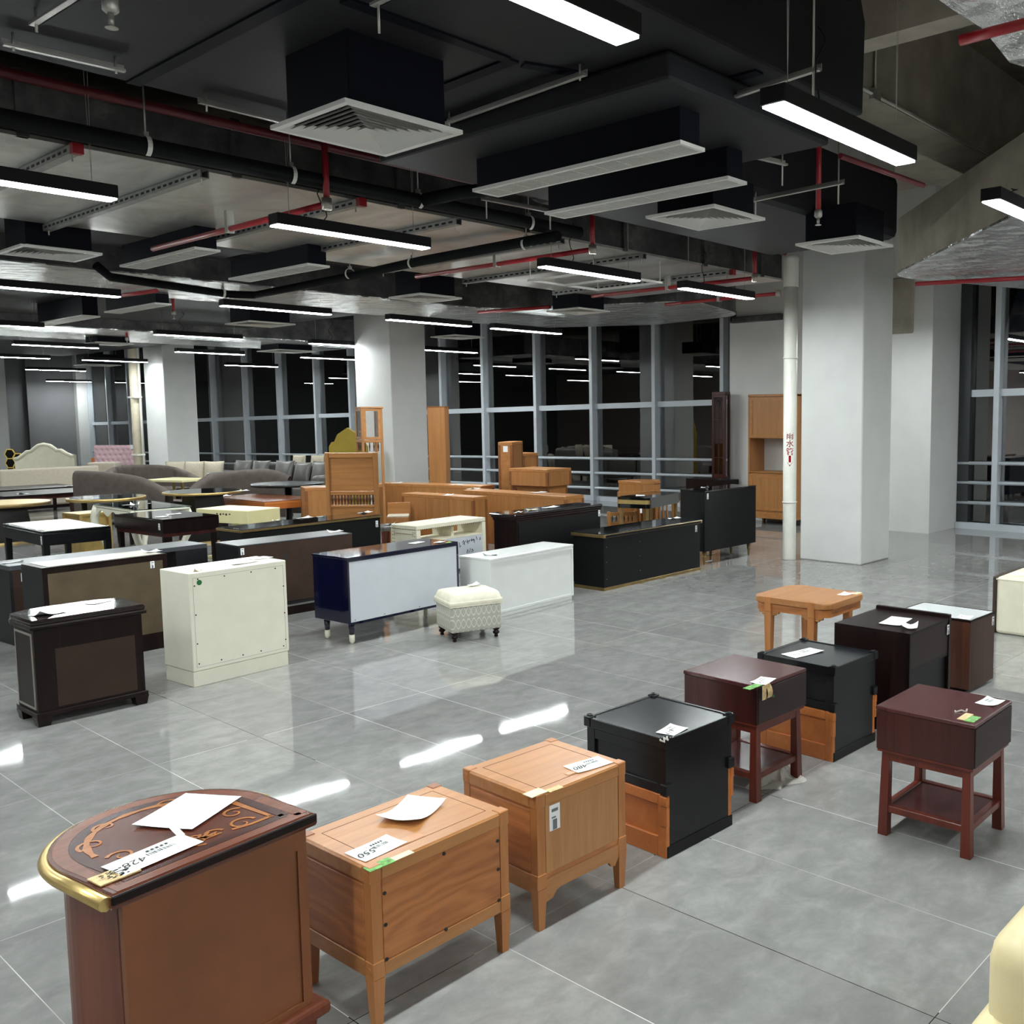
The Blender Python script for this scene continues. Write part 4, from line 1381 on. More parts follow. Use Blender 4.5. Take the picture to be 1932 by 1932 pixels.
# --- dark mahogany cabinet with a bowed far edge and silver beading
t = T('hall_cabinet', 'dark glossy mahogany cabinet with silver beading and loose papers, nearest of the sideboards', 'cabinet', 1.914, 6.475, 1.1, .634, .434)
w, d, h = .634, .434, .648
def bow(g, y0=0.0):
    pts = [(-g, y0 - g), (w + g, y0 - g), (w + g, d * .72)]
    n = 14
    for k in range(n + 1):
        a = PI * k / n
        s = math.sin(a) ** .6
        pts.append((w / 2 + (w / 2 + g) * math.cos(a), d * .72 + (d * .28 + g) * s))
    return pts
MB().prism(bow(-.012), .075, h - .06).build('body', 'espresso', t)
MB().prism(bow(.012), h - .06, h - .03, .012, 2).build('cornice', 'espresso', t)
MB().prism(bow(.005), h - .034, h, .012, 2).build('top', 'espresso_top', t)
MB().box(.12, w - .06, -.002 + .012, .02, .1, h - .19, .001).build('back_panel', 'brown_back', t)
m = MB().frame_x(.035, d * .72, .1, h - .085, .006, .016, .014)
m.build('beading', 'silver', t)
MB().box(.008, .013, .05, d * .7, .115, h - .1).build('side_panel', 'espresso', t)
for px, py in ((.04, .04), (w - .04, .04), (.04, d * .68), (w - .04, d * .68)):
    MB().taper(px, py, 0, .06, .032, .042).build('foot', 'espresso', t)
MB().prism(bow(.0), .055, .085, .004).build('plinth', 'espresso', t)
paper(90, 1158, h + .001, .17, .12, 15, 'curled white paper on the dark mahogany cabinet with silver beading', curl=.06)
paper(185, 1136, h + .001, .15, .1, 20, 'flat white paper on the dark mahogany cabinet with silver beading', curl=.002)
# --- cream cabinet with a green dot
t = T('hall_cabinet', 'tall cream lacquered cabinet with green dot sticker and screws on its back', 'cabinet', 2.888, 6.600, 4.6, .728, .377)
w, d, h = .728, .377, .789
MB().box(0, w, 0, d, .11, h, .004).build('body', 'cream_lac', t)
MB().box(.004, w - .004, .012, d - .004, 0, .108, .003).build('plinth', 'cream_lac', t)
MB().box(.02, w - .02, -.001, .004, .12, h - .03).build('back_panel', 'cream_lac', t)
screws(t, [(.04, .16), (.2, .155), (.36, .155), (.5, .155), (.68, .155), (.035, .3), (.035, .5), (.035, .7), (.7, .2), (.7, .4), (.7, .6), (.06, h - .045), (.25, h - .05), (.45, h - .05), (.64, h - .05)], y=-.004, r=.005)
m = MB()
for a in ((.025, w - .025, .135, .1365), (.025, w - .025, h - .036, h - .0345), (.025, .0265, .135, h - .035), (w - .0265, w - .025, .135, h - .035)):
    m.box(a[0], a[1], -.0015, 0, a[2], a[3])
m.build('panel_joint', 'grey_ink', t)
m = MB().lathe([(.018, 0), (.018, .002)], n=20, M4=Matrix.Translation((.07, -.001, h - .07)) @ Matrix.Rotation(PI / 2, 4, 'X'))
m.build('dot_sticker', 'sticker_green', t, label='round green sticker')
paper(490, 1053, h + .001, .16, .11, 12, 'white sheets stacked on the cream cabinet with the green dot', curl=.01)
paper(462, 1062, h + .002, .2, .07, 8, 'long white slip on the cream cabinet with the green dot', 'paper_slip', curl=.01)
paper(372, 1078, h + .001, .06, .04, 8, 'crumpled tape bit on the near corner of the cream cabinet', 'paper_slip', curl=.04, mat='paper_cream')
# --- sideboard with cream top inlay and umber back
t = T('sideboard', 'black framed sideboard with cream top and brown back board, behind the dark mahogany cabinet', 'sideboard', 2.430, 7.910, 3.7, .896, .361)
w, d, h = .896, .361, .755
MB().box(0, w, .006, d, .0, h - .012, .002).build('body', 'charcoal_side', t)
MB().frame(0, w, .1, h - .012, -.002, .01, .034).build('frame', 'espresso', t)
MB().box(.034, w - .034, .0, .008, .13, h - .045).build('back_panel', 'umber_back', t)
MB().box(0, w, 0, d, h - .012, h, .002).build('top', 'espresso', t)
MB().box(.05, w - .03, .03, d - .03, h, h + .004, .001).build('top_inlay', 'cream_top', t)
MB().box(.0, w, -.001, .02, 0, .1).build('plinth', 'espresso', t)
side_tag(t, .78, h - .075, .032, .055, 'y', at=-.002)
paper(287, 1041, h + .006, .14, .08, 14, 'white slip at the far end of the cream topped sideboard', 'paper_slip', curl=.04)
# --- black sideboard behind it with an open leg at the end
t = T('sideboard', 'long black sideboard with open end frame, behind the cream topped sideboard', 'sideboard', 2.534, 8.993, 4.1, 1.642, .403)
w, d, h = 1.642, .403, .65
MB().box(0, w, 0, d, h - .04, h, .003).build('top', 'charcoal', t)
MB().box(0, w - .42, .006, d - .006, .0, h - .04, .002).build('body', 'brown_back', t)
MB().box(-.002, .02, 0, d, 0, h - .04).build('side_panel', 'charcoal_side', t)
MB().box(w - .3, w, 0, d, 0, h - .04, .002).build('end_panel', 'charcoal_side', t)
side_tag(t, .1, h - .1, .035, .07, 'y', at=.004)
paper(22, 1061, h + .001, .16, .07, 10, 'white slips on the near end of the long black sideboard', 'paper_slip', curl=.02)
# --- grey topped sideboard
t = T('sideboard', 'dark sideboard with grey top and brown back board, behind the cream cabinet', 'sideboard', 4.092, 8.345, .6, 1.142, .416)
w, d, h = 1.142, .416, .70
MB().box(0, w, .004, d, .1, h - .01, .002).build('body', 'charcoal_side', t)
MB().box(.02, w - .004, .0, .006, .13, h - .012).build('back_panel', 'brown_back', t)
MB().box(0, w, 0, d, h - .01, h, .002).build('top', 'charcoal', t)
MB().box(.01, w - .01, .01, .02, .08, .12).build('steel_strip', 'strut', t)
MB().box(.01, w - .01, .015, d - .01, 0, .09).build('plinth', 'espresso', t)
MB().lathe([(.022, 0), (.022, .003)], n=18, M4=Matrix.Translation((.44, .001, h - .14)) @ Matrix.Rotation(PI / 2, 4, 'X')).build('cable_hole', 'ink', t)
side_tag(t, .035, h - .055, .032, .06, 'y', at=-.001)
paper(633, 1003, h + .001, .17, .06, 14, 'white slips on the far end of the grey topped sideboard', 'paper_slip', curl=.04)
# --- navy sideboard
t = T('sideboard', 'navy gloss sideboard on slim legs with pale grey back board', 'sideboard', 4.225, 6.839, 4.5, 1.176, .452)
w, d, h = 1.176, .452, .714
MB().box(0, w, .004, d, .175, h - .018, .004).build('body', 'navy', t)
MB().box(-.004, w + .004, 0, d + .004, h - .018, h, .003).build('top', 'navy', t)
MB().frame(0, w, .165, h - .018, -.003, .008, .018).build('frame', 'navy', t)
MB().box(.02, w - .02, .0, .006, .185, h - .038).build('back_panel', 'white_board', t)
screws(t, [(.06, .2), (.35, .2), (.72, .2), (1.1, .2)], y=-.003, r=.004)
for px, py in ((.06, .05), (.06, d - .08), (w - .07, .05), (w - .07, d - .08)):
    lg = MB().lathe([(.02, .06), (.026, .175)], px, py, 14).build('leg', 'navy', t)
    MB().lathe([(.012, 0), (.017, .012), (.022, .02), (.022, .075)], px, py, 14).build('foot_wrap', 'cream_lac', lg)
paper(786, 1024, h + .001, .15, .08, 16, 'white sheet on the navy sideboard', curl=.01)
paper(830, 1023, h + .002, .1, .07, 16, 'crumpled slip on the navy sideboard beside a green label', 'paper_slip', curl=.05)
paper(846, 1024, h + .003, .06, .035, 10, 'green label on the far corner of the navy sideboard', 'paper_slip', curl=.01, mat='green_label')
# --- ottoman
t = T('ottoman', 'small storage ottoman with cream lid and trellis fabric sides', 'ottoman', 4.770, 6.248, -18.6, .458, .412)
w, d = .458, .412
m = MB().box(.012, w - .012, .012, d - .012, .075, .30, .02, 3)
for f in m.bm.faces: f.smooth = True
m.build('body', 'trellis', t)
m = MB()
def lid(u, v):
    x, y = u * 2 - 1, v * 2 - 1
    k = (1 - abs(x) ** 5) * (1 - abs(y) ** 5)
    return (w / 2 + x * w / 2 * (1 - .03 * (1 - k)), d / 2 + y * d / 2 * (1 - .03 * (1 - k)), .33 + .068 * max(0, k) ** .16)
m.grid(lid, 20, 20)
m.box(.0, w, .0, d, .288, .335, .012, 2)
for f in m.bm.faces: f.smooth = True
m.build('lid', 'ottoman_lid', t)
MB().tube([(0.004, 0.004, .292), (w - .004, .004, .292), (w - .004, d - .004, .292), (.004, d - .004, .292), (.004, .01, .292)], .005, 6).build('piping', 'ottoman_lid', t)
for px, py in ((.05, .05), (w - .05, .05), (.05, d - .05), (w - .05, d - .05)):
    MB().lathe([(.012, 0), (.018, .008), (.012, .02), (.028, .034), (.026, .048), (.016, .056), (.03, .068), (.03, .08)], px, py, 14).build('foot', 'espresso', t)
paper(895, 1103, .41, .12, .06, 8, 'white slip lying on the cream lid of the ottoman', 'paper_slip', curl=.05)
# --- low white cabinet
t = T('sideboard', 'low white lacquered sideboard behind the ottoman', 'sideboard', 5.572, 6.701, 5.5, 1.157, .39)
w, d, h = 1.157, .39, .556
MB().box(0, w, .006, d, .05, h - .022, .002).build('body', 'white_lac', t)
MB().frame(0, w, .04, h - .022, -.002, .01, .024).build('frame', 'white_lac', t)
MB().box(-.004, w + .004, -.004, d + .004, h - .022, h, .003).build('top', 'white_lac', t)
MB().box(.01, w - .01, .014, d - .01, 0, .05).build('plinth', 'white_lac', t)
card(t, 926, 1047, h + .001, .13, .09, -60, '', seed=20, curl=.03)
paper(952, 1047, h + .001, .14, .02, 14, 'narrow clear slip on the low white sideboard', 'paper_slip', curl=.004)
# --- black sideboard with brass edges, near right
t = T('sideboard', 'low black sideboard with brass edged top and base, in front of the tall black cabinet', 'sideboard', 7.225, 6.859, 1.8, 1.726, .454)
w, d, h = 1.726, .454, .599
MB().box(.01, w - .01, .012, d - .012, .03, h - .04, .003).build('body', 'black_satin', t)
MB().box(-.012, w + .012, -.008, d + .012, h - .04, h - .006, .003).build('top_edge', 'brass_dull', t)
MB().box(-.008, w + .008, -.004, d + .008, h - .008, h, .002).build('top', 'black_gloss', t)
MB().box(.02, w - .02, -.012, .004, h - .036, h - .012).build('back_rail', 'black_satin', t)
MB().box(.0, w, .006, d, .0, .032, .002).build('base', 'brass_dull', t)
screws(t, [(.05, .12), (.05, .3), (.05, .46), (.6, .14), (.6, .3), (.6, .46)], y=.009, r=.004, mat='strut')
side_tag(t, 1.64, h - .1, .035, .075, 'y', at=.012)
paper(1273, 978, h + .001, .22, .07, 8, 'white sheet on the low brass edged black sideboard', curl=.02)
# --- tall black cabinet on brass feet
t = T('sideboard', 'tall black cabinet on brass feet beside the square column', 'sideboard', 9.233, 7.073, 1.0, 1.122, .379)
w, d, h = 1.122, .379, .913
MB().box(0, w, .004, d, .165, h - .016, .002).build('body', 'black_satin', t)
MB().box(-.002, w + .002, 0, d + .002, h - .016, h, .002).build('top', 'black_gloss', t)
MB().box(-.001, .004, .01, d - .01, .17, h - .02).build('side_panel', 'black', t)
for px, py in ((.05, .05), (w - .1, .05), (.05, d - .05), (w - .1, d - .05), (w / 2, d - .05)):
    MB().lathe([(.01, 0), (.012, .005), (.019, .085), (.028, .09), (.028, .1), (.021, .102), (.03, .166)], px, py, 14).build('foot', 'brass_dull', t)
paper(1329, 920, h + .001, .11, .1, 30, 'upturned white label on the tall black cabinet', 'paper_slip', curl=.07)
side_tag(t, .06, h - .07, .03, .07, 'y', at=.003)
# --- mahogany sideboard with moulded top
t = T('sideboard', 'dark mahogany sideboard with stepped moulded top, behind the low white sideboard', 'sideboard', 6.55, 7.47, 4.0, 1.40, .37)
w, d, h = 1.40, .37, .825
MB().box(.03, w - .03, .004, d - .03, .0, h - .075, .003).build('body', 'espresso', t)
m = MB().box(.02, w - .02, .002, d - .02, h - .075, h - .05, .006, 2).box(.008, w - .008, .0, d - .008, h - .05, h - .028, .008, 2)
m.build('moulding', 'espresso', t)
MB().box(-.006, w + .006, -.004, d + .006, h - .028, h, .01, 2).build('top', 'espresso_top', t)
MB().box(.05, w - .05, -.002, .006, .06, h - .09).build('back_panel', 'black_satin', t)
side_tag(t, w - .06, h - .1, .03, .07, 'y', at=-.003)
for a in ((978, 967, .12, .06, 20, 'small white slip on the near end of the moulded mahogany sideboard'), (1005, 962, .16, .06, 10, 'tan torn slip on the moulded mahogany sideboard'), (1040, 957, .24, .1, 12, 'white sheets on the moulded mahogany sideboard')):
    paper(a[0], a[1], h + .001, a[2], a[3], a[4], a[5], 'paper_slip', curl=.02, mat='paper_cream' if 'tan' in a[5] else 'paper')
# --- white studded cabinet with open shelf
t = T('sideboard', 'white studded leather cabinet with open shelf and handwriting on its back board', 'sideboard', 6.487, 9.061, 6.2, 1.096, .43)
w, d, h = 1.096, .43, .60
MB().box(0, w, 0, d, h - .05, h, .006).build('top', 'cream_leather', t)
MB().box(0, .06, 0, d, 0, h - .05, .004).build('side_panel', 'cream_leather', t)
MB().box(w - .06, w, 0, d, 0, h - .05, .004).build('side_panel', 'cream_leather', t)
MB().box(.06, w - .06, .0, d, h - .2, h - .185, .003).build('shelf', 'cream_leather', t)
MB().box(.62, .66, .1, d - .01, h - .185, h - .05).build('divider', 'cream_leather', t)
MB().box(.06, w - .06, .004, .02, .03, h - .2).build('back_panel', 'white_board', t)
MB().box(.06, w - .06, .02, d, .02, .1).build('plinth', 'cream_leather', t)
m = MB()
for i in range(34):
    m.lathe([(.006, 0), (.006, .004)], n=6, M4=Matrix.Translation((.02 + i * (w - .04) / 33, 0, h - .046)) @ Matrix.Rotation(PI / 2, 4, 'X'))
for i in range(14):
    for z in (.5,):
        m.lathe([(.006, 0), (.006, .004)], n=6, M4=Matrix.Translation((0, .03 + i * (d - .06) / 13, h - .046)) @ Matrix.Rotation(-PI / 2, 4, 'Y'))
        m.lathe([(.006, 0), (.006, .004)], n=6, M4=Matrix.Translation((0, .06 + i * (d - .12) / 13, h - .1)) @ Matrix.Rotation(-PI / 2, 4, 'Y'))
for i in range(12):
    for y in (.03, .06, d - .06, d - .03):
        m.lathe([(.006, 0), (.006, .004)], n=6, M4=Matrix.Translation((0, y, .08 + i * .04)) @ Matrix.Rotation(-PI / 2, 4, 'Y'))
m.build('stud', 'brass_dull', t)
m = MB()
for pts in (((.7, .33), (.72, .36), (.74, .3)), ((.71, .31), (.76, .35)), ((.78, .36), (.79, .31), (.82, .34)), ((.77, .33), (.83, .35)), ((.86, .37), (.85, .33), (.89, .36), (.9, .31)), ((.84, .35), (.91, .34)), ((.93, .38), (.95, .34)), ((.78, .24), (.77, .2), (.8, .2), (.79, .24)), ((.83, .25), (.82, .2)), ((.86, .24), (.85, .2), (.88, .21), (.86, .24)), ((.65, .34), (.66, .28), (.68, .3)), ((1.0, .37), (.99, .33), (1.01, .35))):
    m.tube([(x, .0025, z) for x, z in pts], .004, 4)
m.build('handwriting', 'ink', t)
paper(833, 979, h + .001, .25, .08, 12, 'white sheets on the studded leather cabinet', curl=.02)
# a narrow brown stool just behind it
t = T('stool', 'narrow brown wooden stool with grey pad behind the studded cabinet', 'stool', 6.42, 9.6, 5, .3, .3)
MB().box(0, .3, 0, .3, .5, .56, .02, 2).build('seat_pad', 'sofa_grey', t)
for px, py in ((.03, .03), (.27, .03), (.03, .27), (.27, .27)):
    MB().taper(px, py, 0, .5, .018, .022).build('leg', 'mahog_leg', t)
paper(737, 989, .565, .12, .08, 20, 'white slip on the narrow brown stool', 'paper_slip', curl=.04)
# --- long black sideboard with brass lip
t = T('sideboard', 'long black sideboard with brass lip and marbled black top, in the second line', 'sideboard', 4.489, 9.080, 5.4, 1.687, .407)
w, d, h = 1.687, .407, .75
MB().box(.02, w - .02, .012, d, .0, h - .03, .003).build('body', 'black_satin', t)
MB().box(-.01, w + .01, -.006, d + .01, h - .03, h - .006, .002).build('top_edge', 'brass_dull', t)
MB().box(-.006, w + .006, -.002, d + .006, h - .008, h, .002).build('top', 'espresso_top', t)
side_tag(t, w - .07, h - .1, .03, .07, 'y', at=.011)
for a in ((575, 977, .18, .08, 14, 'white slip midway along the long brass lipped sideboard'), (690, 967, .2, .09, 20, 'torn cream slip at the far end of the long brass lipped sideboard'), (605, 975, .08, .05, 0, 'small slip beside the middle one on the brass lipped sideboard'), (521, 982, .07, .04, 0, 'small slip on the near half of the brass lipped sideboard')):
    paper(a[0], a[1], h + .001, a[2], a[3], a[4], a[5], 'paper_slip', curl=.02)

# ------------------------------------------------------------------ tables
def leg_table(name, label, x, y, ang, w, d, h, th, apron, topm, legm, inset=.0, leg=.03, inlay=None, over=0.0, group=None):
    t = T(name, label, 'table', x, y, ang, w, d)
    MB().box(0, w, 0, d, h - th, h, .004).build('top', topm, t)
    if apron:
        MB().box(over, w - over, over, d - over, h - th - apron, h - th, .002).build('apron', legm, t)
    if inlay:
        MB().box(.03, w - .03, .03, d - .03, h, h + .003).build('top_inlay', inlay, t)
    for px, py in ((inset + leg, inset + leg), (w - inset - leg, inset + leg), (inset + leg, d - inset - leg), (w - inset - leg, d - inset - leg)):
        MB().taper(px, py, 0, h - th - apron, leg * .8, leg).build('leg', legm, t)
    return t
t = leg_table('desk_table', 'dark mahogany table with deep drawer apron and gloss top, on square legs', 4.423, 10.658, 4.4, .626, 1.049, .75, .022, .13, 'espresso_top', 'espresso', .02, .024)
MB().box(.02, .606, .02, 1.03, .555, .598, .002).build('lower_rail', 'mahog_v', t)
side_tag(t, .07, .67, .035, .07, 'x', at=-.001)
paper(307, 975, .752, .14, .1, 30, 'upturned slip on the near corner of the deep mahogany table', 'paper_slip', curl=.06)
paper(328, 970, .752, .16, .07, 0, 'flat slip on the deep mahogany table', 'paper_slip', curl=.01)
t = leg_table('desk_table', 'black table with white inset top on tall square legs', 3.691, 11.914, 0, .686, 1.29, .60, .03, .13, 'black', 'black', .0, .032, 'cream_top')
side_tag(t, .05, .5, .03, .09, 'x', at=-.001)
paper(84, 999, .605, .14, .1, 35, 'upturned slip on the black table with the white inset top', 'paper_slip', curl=.07)
# pale yellow slab table
t = T('coffee_table', 'pale yellow thick slab table on a slim post before the red brown table', 'table', 5.93, 11.8, 15.7, .525, .91)
w, d, h = .525, .91, .65
MB().box(0, w, 0, d, h - .17, h, .005).build('top', 'pale_yellow', t)
MB().box(w * .35, w * .5, d * .4, d * .55, .03, h - .17, .003).build('post', 'pale_yellow', t)
MB().box(.05, w - .05, .1, d - .1, 0, .035, .004).build('base', 'pale_yellow', t)
m = MB()
for k, x in enumerate((.3, .36, .41, .46, .52)):
    m.box(-.0015, -.0005, x, x + .03, h - .06 - .01 * (k % 2), h - .045)
m.build('handwriting', 'ink', t)
paper(466, 957, h + .001, .16, .1, 20, 'white slip on the pale yellow slab table', 'paper_slip', curl=.01)
t = leg_table('dining_table', 'red brown topped oak table behind the pale yellow one', 6.995, 13.414, 1.5, .837, 1.504, .60, .05, .07, 'tea_wood', 'orange_wood', .01, .04)
MB().box(-.004, .841, -.004, 1.508, .55, .585, .004).build('top_edge', 'orange_wood', t)
paper(426, 936, .602, .2, .12, 30, 'upturned slip on the near corner of the red brown table', 'paper_slip', curl=.06)
# glass topped table on cream carved legs
t = T('glass_table', 'glass topped table with carved cream frame and curved legs', 'table', 4.695, 12.041, -.9, .634, 1.318)
w, d, h = .634, 1.318, .75
m = MB().box(0, w, 0, .05, h - .04, h - .012, .008).box(0, w, d - .05, d, h - .04, h - .012, .008).box(0, .05, .05, d - .05, h - .04, h - .012, .008).box(w - .05, w, .05, d - .05, h - .04, h - .012, .008)
m.build('frame', 'cream_lac', t)
MB().box(-.01, w + .01, -.01, d + .01, h - .012, h, .003).build('glass_top', 'table_glass', t)
for sx, sy in ((0, 0), (1, 0), (0, 1), (1, 1)):
    px, py = (.05 if sx == 0 else w - .05), (.06 if sy == 0 else d - .06)
    ox, oy = (-1 if sx == 0 else 1), (-1 if sy == 0 else 1)
    pts, rs = [], []
    for k in range(11):
        u = k / 10
        s = math.sin(u * 2 * PI) * .04
        pts.append((px + ox * (s - .01 + .03 * (1 - u)), py + oy * (s - .01), h - .04 - (h - .04) * u))
        rs.append(.055 - .035 * u + (.012 if k == 10 else 0))
    MB().tube(pts, rs, 10).build('leg', 'cream_lac', t)
m = MB()
n = 24
a = [m.bm.verts.new((-.004, .08 + (d - .16) * i / n, h - .04)) for i in range(n + 1)]
b = [m.bm.verts.new((-.004, .08 + (d - .16) * i / n, h - .1 - .035 * math.cos(i / n * 6 * PI))) for i in range(n + 1)]
for i in range(n): m.bm.faces.new((a[i], a[i + 1], b[i + 1], b[i]))
m.build('carved_apron', 'cream_lac', t)
paper(253, 953, h + .002, .13, .1, 60, 'upturned slip on the glass topped table with cream legs', 'paper_slip', curl=.09)
# gold box stand beside it
t = T('pedestal', 'gold metal open box pedestal behind the black table with the white inset', 'stand', 4.62, 13.55, 8, .4, .42)
for px, py in ((.02, .02), (.38, .02), (.02, .4), (.38, .4)):
    MB().box(px - .02, px + .02, py - .02, py + .02, 0, .6, .003).build('post', 'brass', t)
MB().box(.0, .4, .0, .42, .58, .61, .003).build('top', 'brass', t)
MB().box(.04, .36, .035, .04, .05, .58).build('side_panel', 'brass', t)
MB().box(.035, .04, .04, .38, .05, .58).build('side_panel', 'brass', t)
# round tables
def round_table(label, x, y, r, h, th, topm, rimm, base, basem, group=None):
    t = T('round_table', label, 'table', x, y, 0, 0, 0)
    MB().lathe([(r - .012, h - th), (r, h - th + .005), (r, h - .004), (r - .006, h)], n=48).build('rim', rimm, t)
    MB().lathe([(r - .02, h), (r - .02, h + .002)], n=48).build('top', topm, t)
    if base == 'box':
        MB().taper(0, 0, .02, h - th, .26, .2).build('pedestal', basem, t)
        MB().taper(0, 0, 0, .03, .28, .27).build('base', 'brass_dull', t)
    elif base == 'legs':
        for k in range(4):
            a = PI / 4 + k * PI / 2
            MB().taper(math.cos(a) * r * .62, math.sin(a) * r * .62, 0, h - th, .02, .028).build('leg', basem, t)
    else:
        MB().lathe([(.2, 0), (.2, .02), (.05, .05), (.05, h - th)], n=24).build('pedestal', basem, t)
    return t
round_table('round brass rimmed table with grey glass top in front of the taupe sofa', 6.52, 14.3, .53, .75, .035, 'black_gloss', 'brass', 'box', 'black')
paper(458, 926, .755, .2, .1, 10, 'white slip on the round brass rimmed table by the taupe sofa', 'paper_slip', curl=.04)
round_table('round black glass table with mirrored brass rim beside the glass topped table', 5.48, 15.0, .5, .70, .045, 'black_gloss', 'brass', 'legs', 'espresso')
t = round_table('round brass topped table on a flared black pedestal at the edge of the room', 4.67, 16.5, .56, .60, .05, 'brass', 'brass_dull', 'box', 'black')
round_table('large round black table in front of the grey sofa', 8.1, 14.75, .56, .75, .04, 'black', 'black', 'post', 'black_metal')
t = leg_table('dining_table', 'long dark table with tapered round legs behind the brass topped round table', 5.30, 18.8, 4, 1.6, 1.2, .52, .035, .05, 'espresso', 'mahog_v', .08, .034, None, .03)
paper(45, 932, .523, .2, .1, 20, 'upturned slip on the long dark table', 'paper_slip', curl=.05)
t = leg_table('dining_table', 'second long dark table further back, in front of the beige bench', 5.55, 20.45, 2, 1.5, 1.1, .52, .045, .0, 'espresso', 'espresso', .08, .03)
paper(133, 917, .523, .2, .1, 20, 'small slip on the second long dark table', 'paper_slip', curl=.02)
t = leg_table('side_table', 'small black table with gold legs at the picture edge', 4.41, 17.7, 0, .5, .6, .72, .05, .0, 'black', 'brass', .02, .025)
t = leg_table('side_table', 'pale wood table in front of the taupe sofas', 7.85, 18.0, 20, .66, .9, .68, .04, .0, 'pale_yellow', 'brass_dull', .05, .02)
# black and gold console
t = T('console_table', 'black gloss console table with gold band on clear brass legs, beside the tall black cabinet', 'table', 9.471, 8.181, 15, 1.018, .479)
w, d, h = 1.018, .479, .75
MB().prism(rounded([(0, 0), (w, 0), (w, d), (0, d)], .05, 5), h - .03, h, .003).build('top', 'black_gloss', t)
MB().prism(rounded([(.006, .006), (w - .006, .006), (w - .006, d - .006), (.006, d - .006)], .045, 5), h - .085, h - .03).build('gold_band', 'brass', t)
MB().prism(rounded([(0, 0), (w, 0), (w, d), (0, d)], .05, 5), h - .14, h - .085, .003).build('apron', 'black_gloss', t)
MB().box(.06, w - .06, -.003, .004, h - .14, h - .03).build('front_panel', 'black_gloss', t)
for px, py in ((.05, .05), (w - .05, .05), (.05, d - .05), (w - .05, d - .05)):
    MB().box(px - .02, px + .02, py - .02, py + .02, 0, h - .14, .003).build('leg', 'brass_dull', t)
MB().box(.003, .006, .1, .13, h - .2, h - .1).build('hang_tag', 'paper', t)
paper(1208, 935, h + .002, .2, .12, 40, 'white sheet on the black gloss console table', curl=.01)
# ================================================================== OAK GROUP BY THE WINDOWS
def oak_box(t, x0, x1, y0, y1, z0, z1, posts=True, mat='honey_v'):
    MB().box(x0, x1, y0, y1, z0, z1 - .02, .003).build('body', mat, t)
    MB().box(x0 - .004, x1 + .004, y0 - .004, y1 + .004, z1 - .045, z1, .004).build('top', 'honey', t)
    if posts:
        m = MB()
        for px, py in ((x0, y0), (x1, y0), (x0, y1), (x1, y1)):
            m = MB().box(px - .006 if px == x0 else px - .035, px + .035 if px == x0 else px + .006, py - .006 if py == y0 else py - .035, py + .035 if py == y0 else py + .006, z0, z1 - .045, .003)
            m.build('post', 'honey_dark', t)
def spindle(m, x, y, z0, z1, r=.014):
    L = z1 - z0
    m.lathe([(r * .5, z0), (r * .9, z0 + .05 * L), (r * .55, z0 + .12 * L), (r * .6, z0 + .2 * L), (r * 1.1, z0 + .55 * L), (r * .7, z0 + .8 * L), (r * .5, z0 + .85 * L), (r * .8, z0 + .92 * L), (r * .5, z1)], x, y, 8)
def bed_end(name, label, x, y, ang, w, h, panel_z, rail_z, n=14, cat='headboard', low=0.0):
    """bed end: two posts, solid panel, row of turned spindles under it"""
    t = T(name, label, cat, x, y, ang, w, .06)
    for px in (.0, w - .055):
        MB().box(px, px + .055, 0, .06, 0, h, .006).build('post', 'honey_v', t)
    m = MB().box(.055, w - .055, .005, .055, h - .07, h - .005, .004)
    m.box(.055, w - .055, .008, .052, panel_z - .05, panel_z, .004)
    m.box(.055, w - .055, .008, .052, rail_z - .035, rail_z, .004)
    m.build('rail', 'honey', t)
    MB().box(.055, w - .055, .024, .036, panel_z, h - .07).build('panel', 'honey', t)
    MB().box(.055, w - .055, .024, .036, low, rail_z - .035).build('lower_panel', 'honey', t)
    for i in range(n):
        m = MB()
        spindle(m, .055 + (w - .11) * (i + .5) / n, .03, rail_z, panel_z - .05, .017)
        m.build('spindle', 'spindle', t)
    return t
def railed_end(name, label, x, y, ang, w, h, n=9, sp=True):
    t = T(name, label, 'headboard', x, y, ang, w, .05)
    for px in (.0, w - .045):
        MB().box(px, px + .045, 0, .05, 0, h, .005).build('post', 'honey_v', t)
    m = MB().box(.045, w - .045, .008, .042, h - .06, h - .01, .004).box(.045, w - .045, .008, .042, h - .17, h - .14, .004)
    m.build('rail', 'honey', t)
    MB().box(.045, w - .045, .018, .032, .12, h - .17).build('panel', 'honey', t)
    for i in range(n):
        m = MB()
        spindle(m, .045 + (w - .09) * (i + .5) / n, .025, h - .14, h - .06, .013)
        m.build('spindle', 'spindle', t)
    return t
bed_end('headboard', 'oak headboard standing on end with a row of turned spindles under its panel', 6.80, 11.44, -50.4, .68, 1.365, .86, .68)
# glazed corner cabinet on open legs
t = T('display_cabinet', 'small oak display cabinet with glass doors raised on open legs before the white column', 'cabinet', 8.30, 12.90, -22, .32, .47)
w, d, h, zg = .32, .47, 1.973, 1.48
for px, py in ((.018, .018), (w - .018, .018), (.018, d - .018), (w - .018, d - .018)):
    MB().box(px - .018, px + .018, py - .018, py + .018, 0, h - .02, .003).build('post', 'honey_v', t)
MB().box(-.012, w + .012, -.012, d + .012, h - .025, h, .005).build('top', 'honey', t)
MB().box(.0, w, .0, d, zg - .05, zg - .01, .003).build('base', 'honey', t)
MB().box(.0, w, .0, d, .75, .79, .003).build('shelf', 'honey', t)
MB().box(w - .012, w - .004, .036, d - .036, zg, h - .025).build('back_panel', 'honey', t)
dm = MB().frame(.036, w - .036, zg, h - .03, .002, .022, .035).build('door', 'honey', t)
MB().box(.07, w - .07, .01, .013, zg + .035, h - .065).build('pane', 'glass', dm)
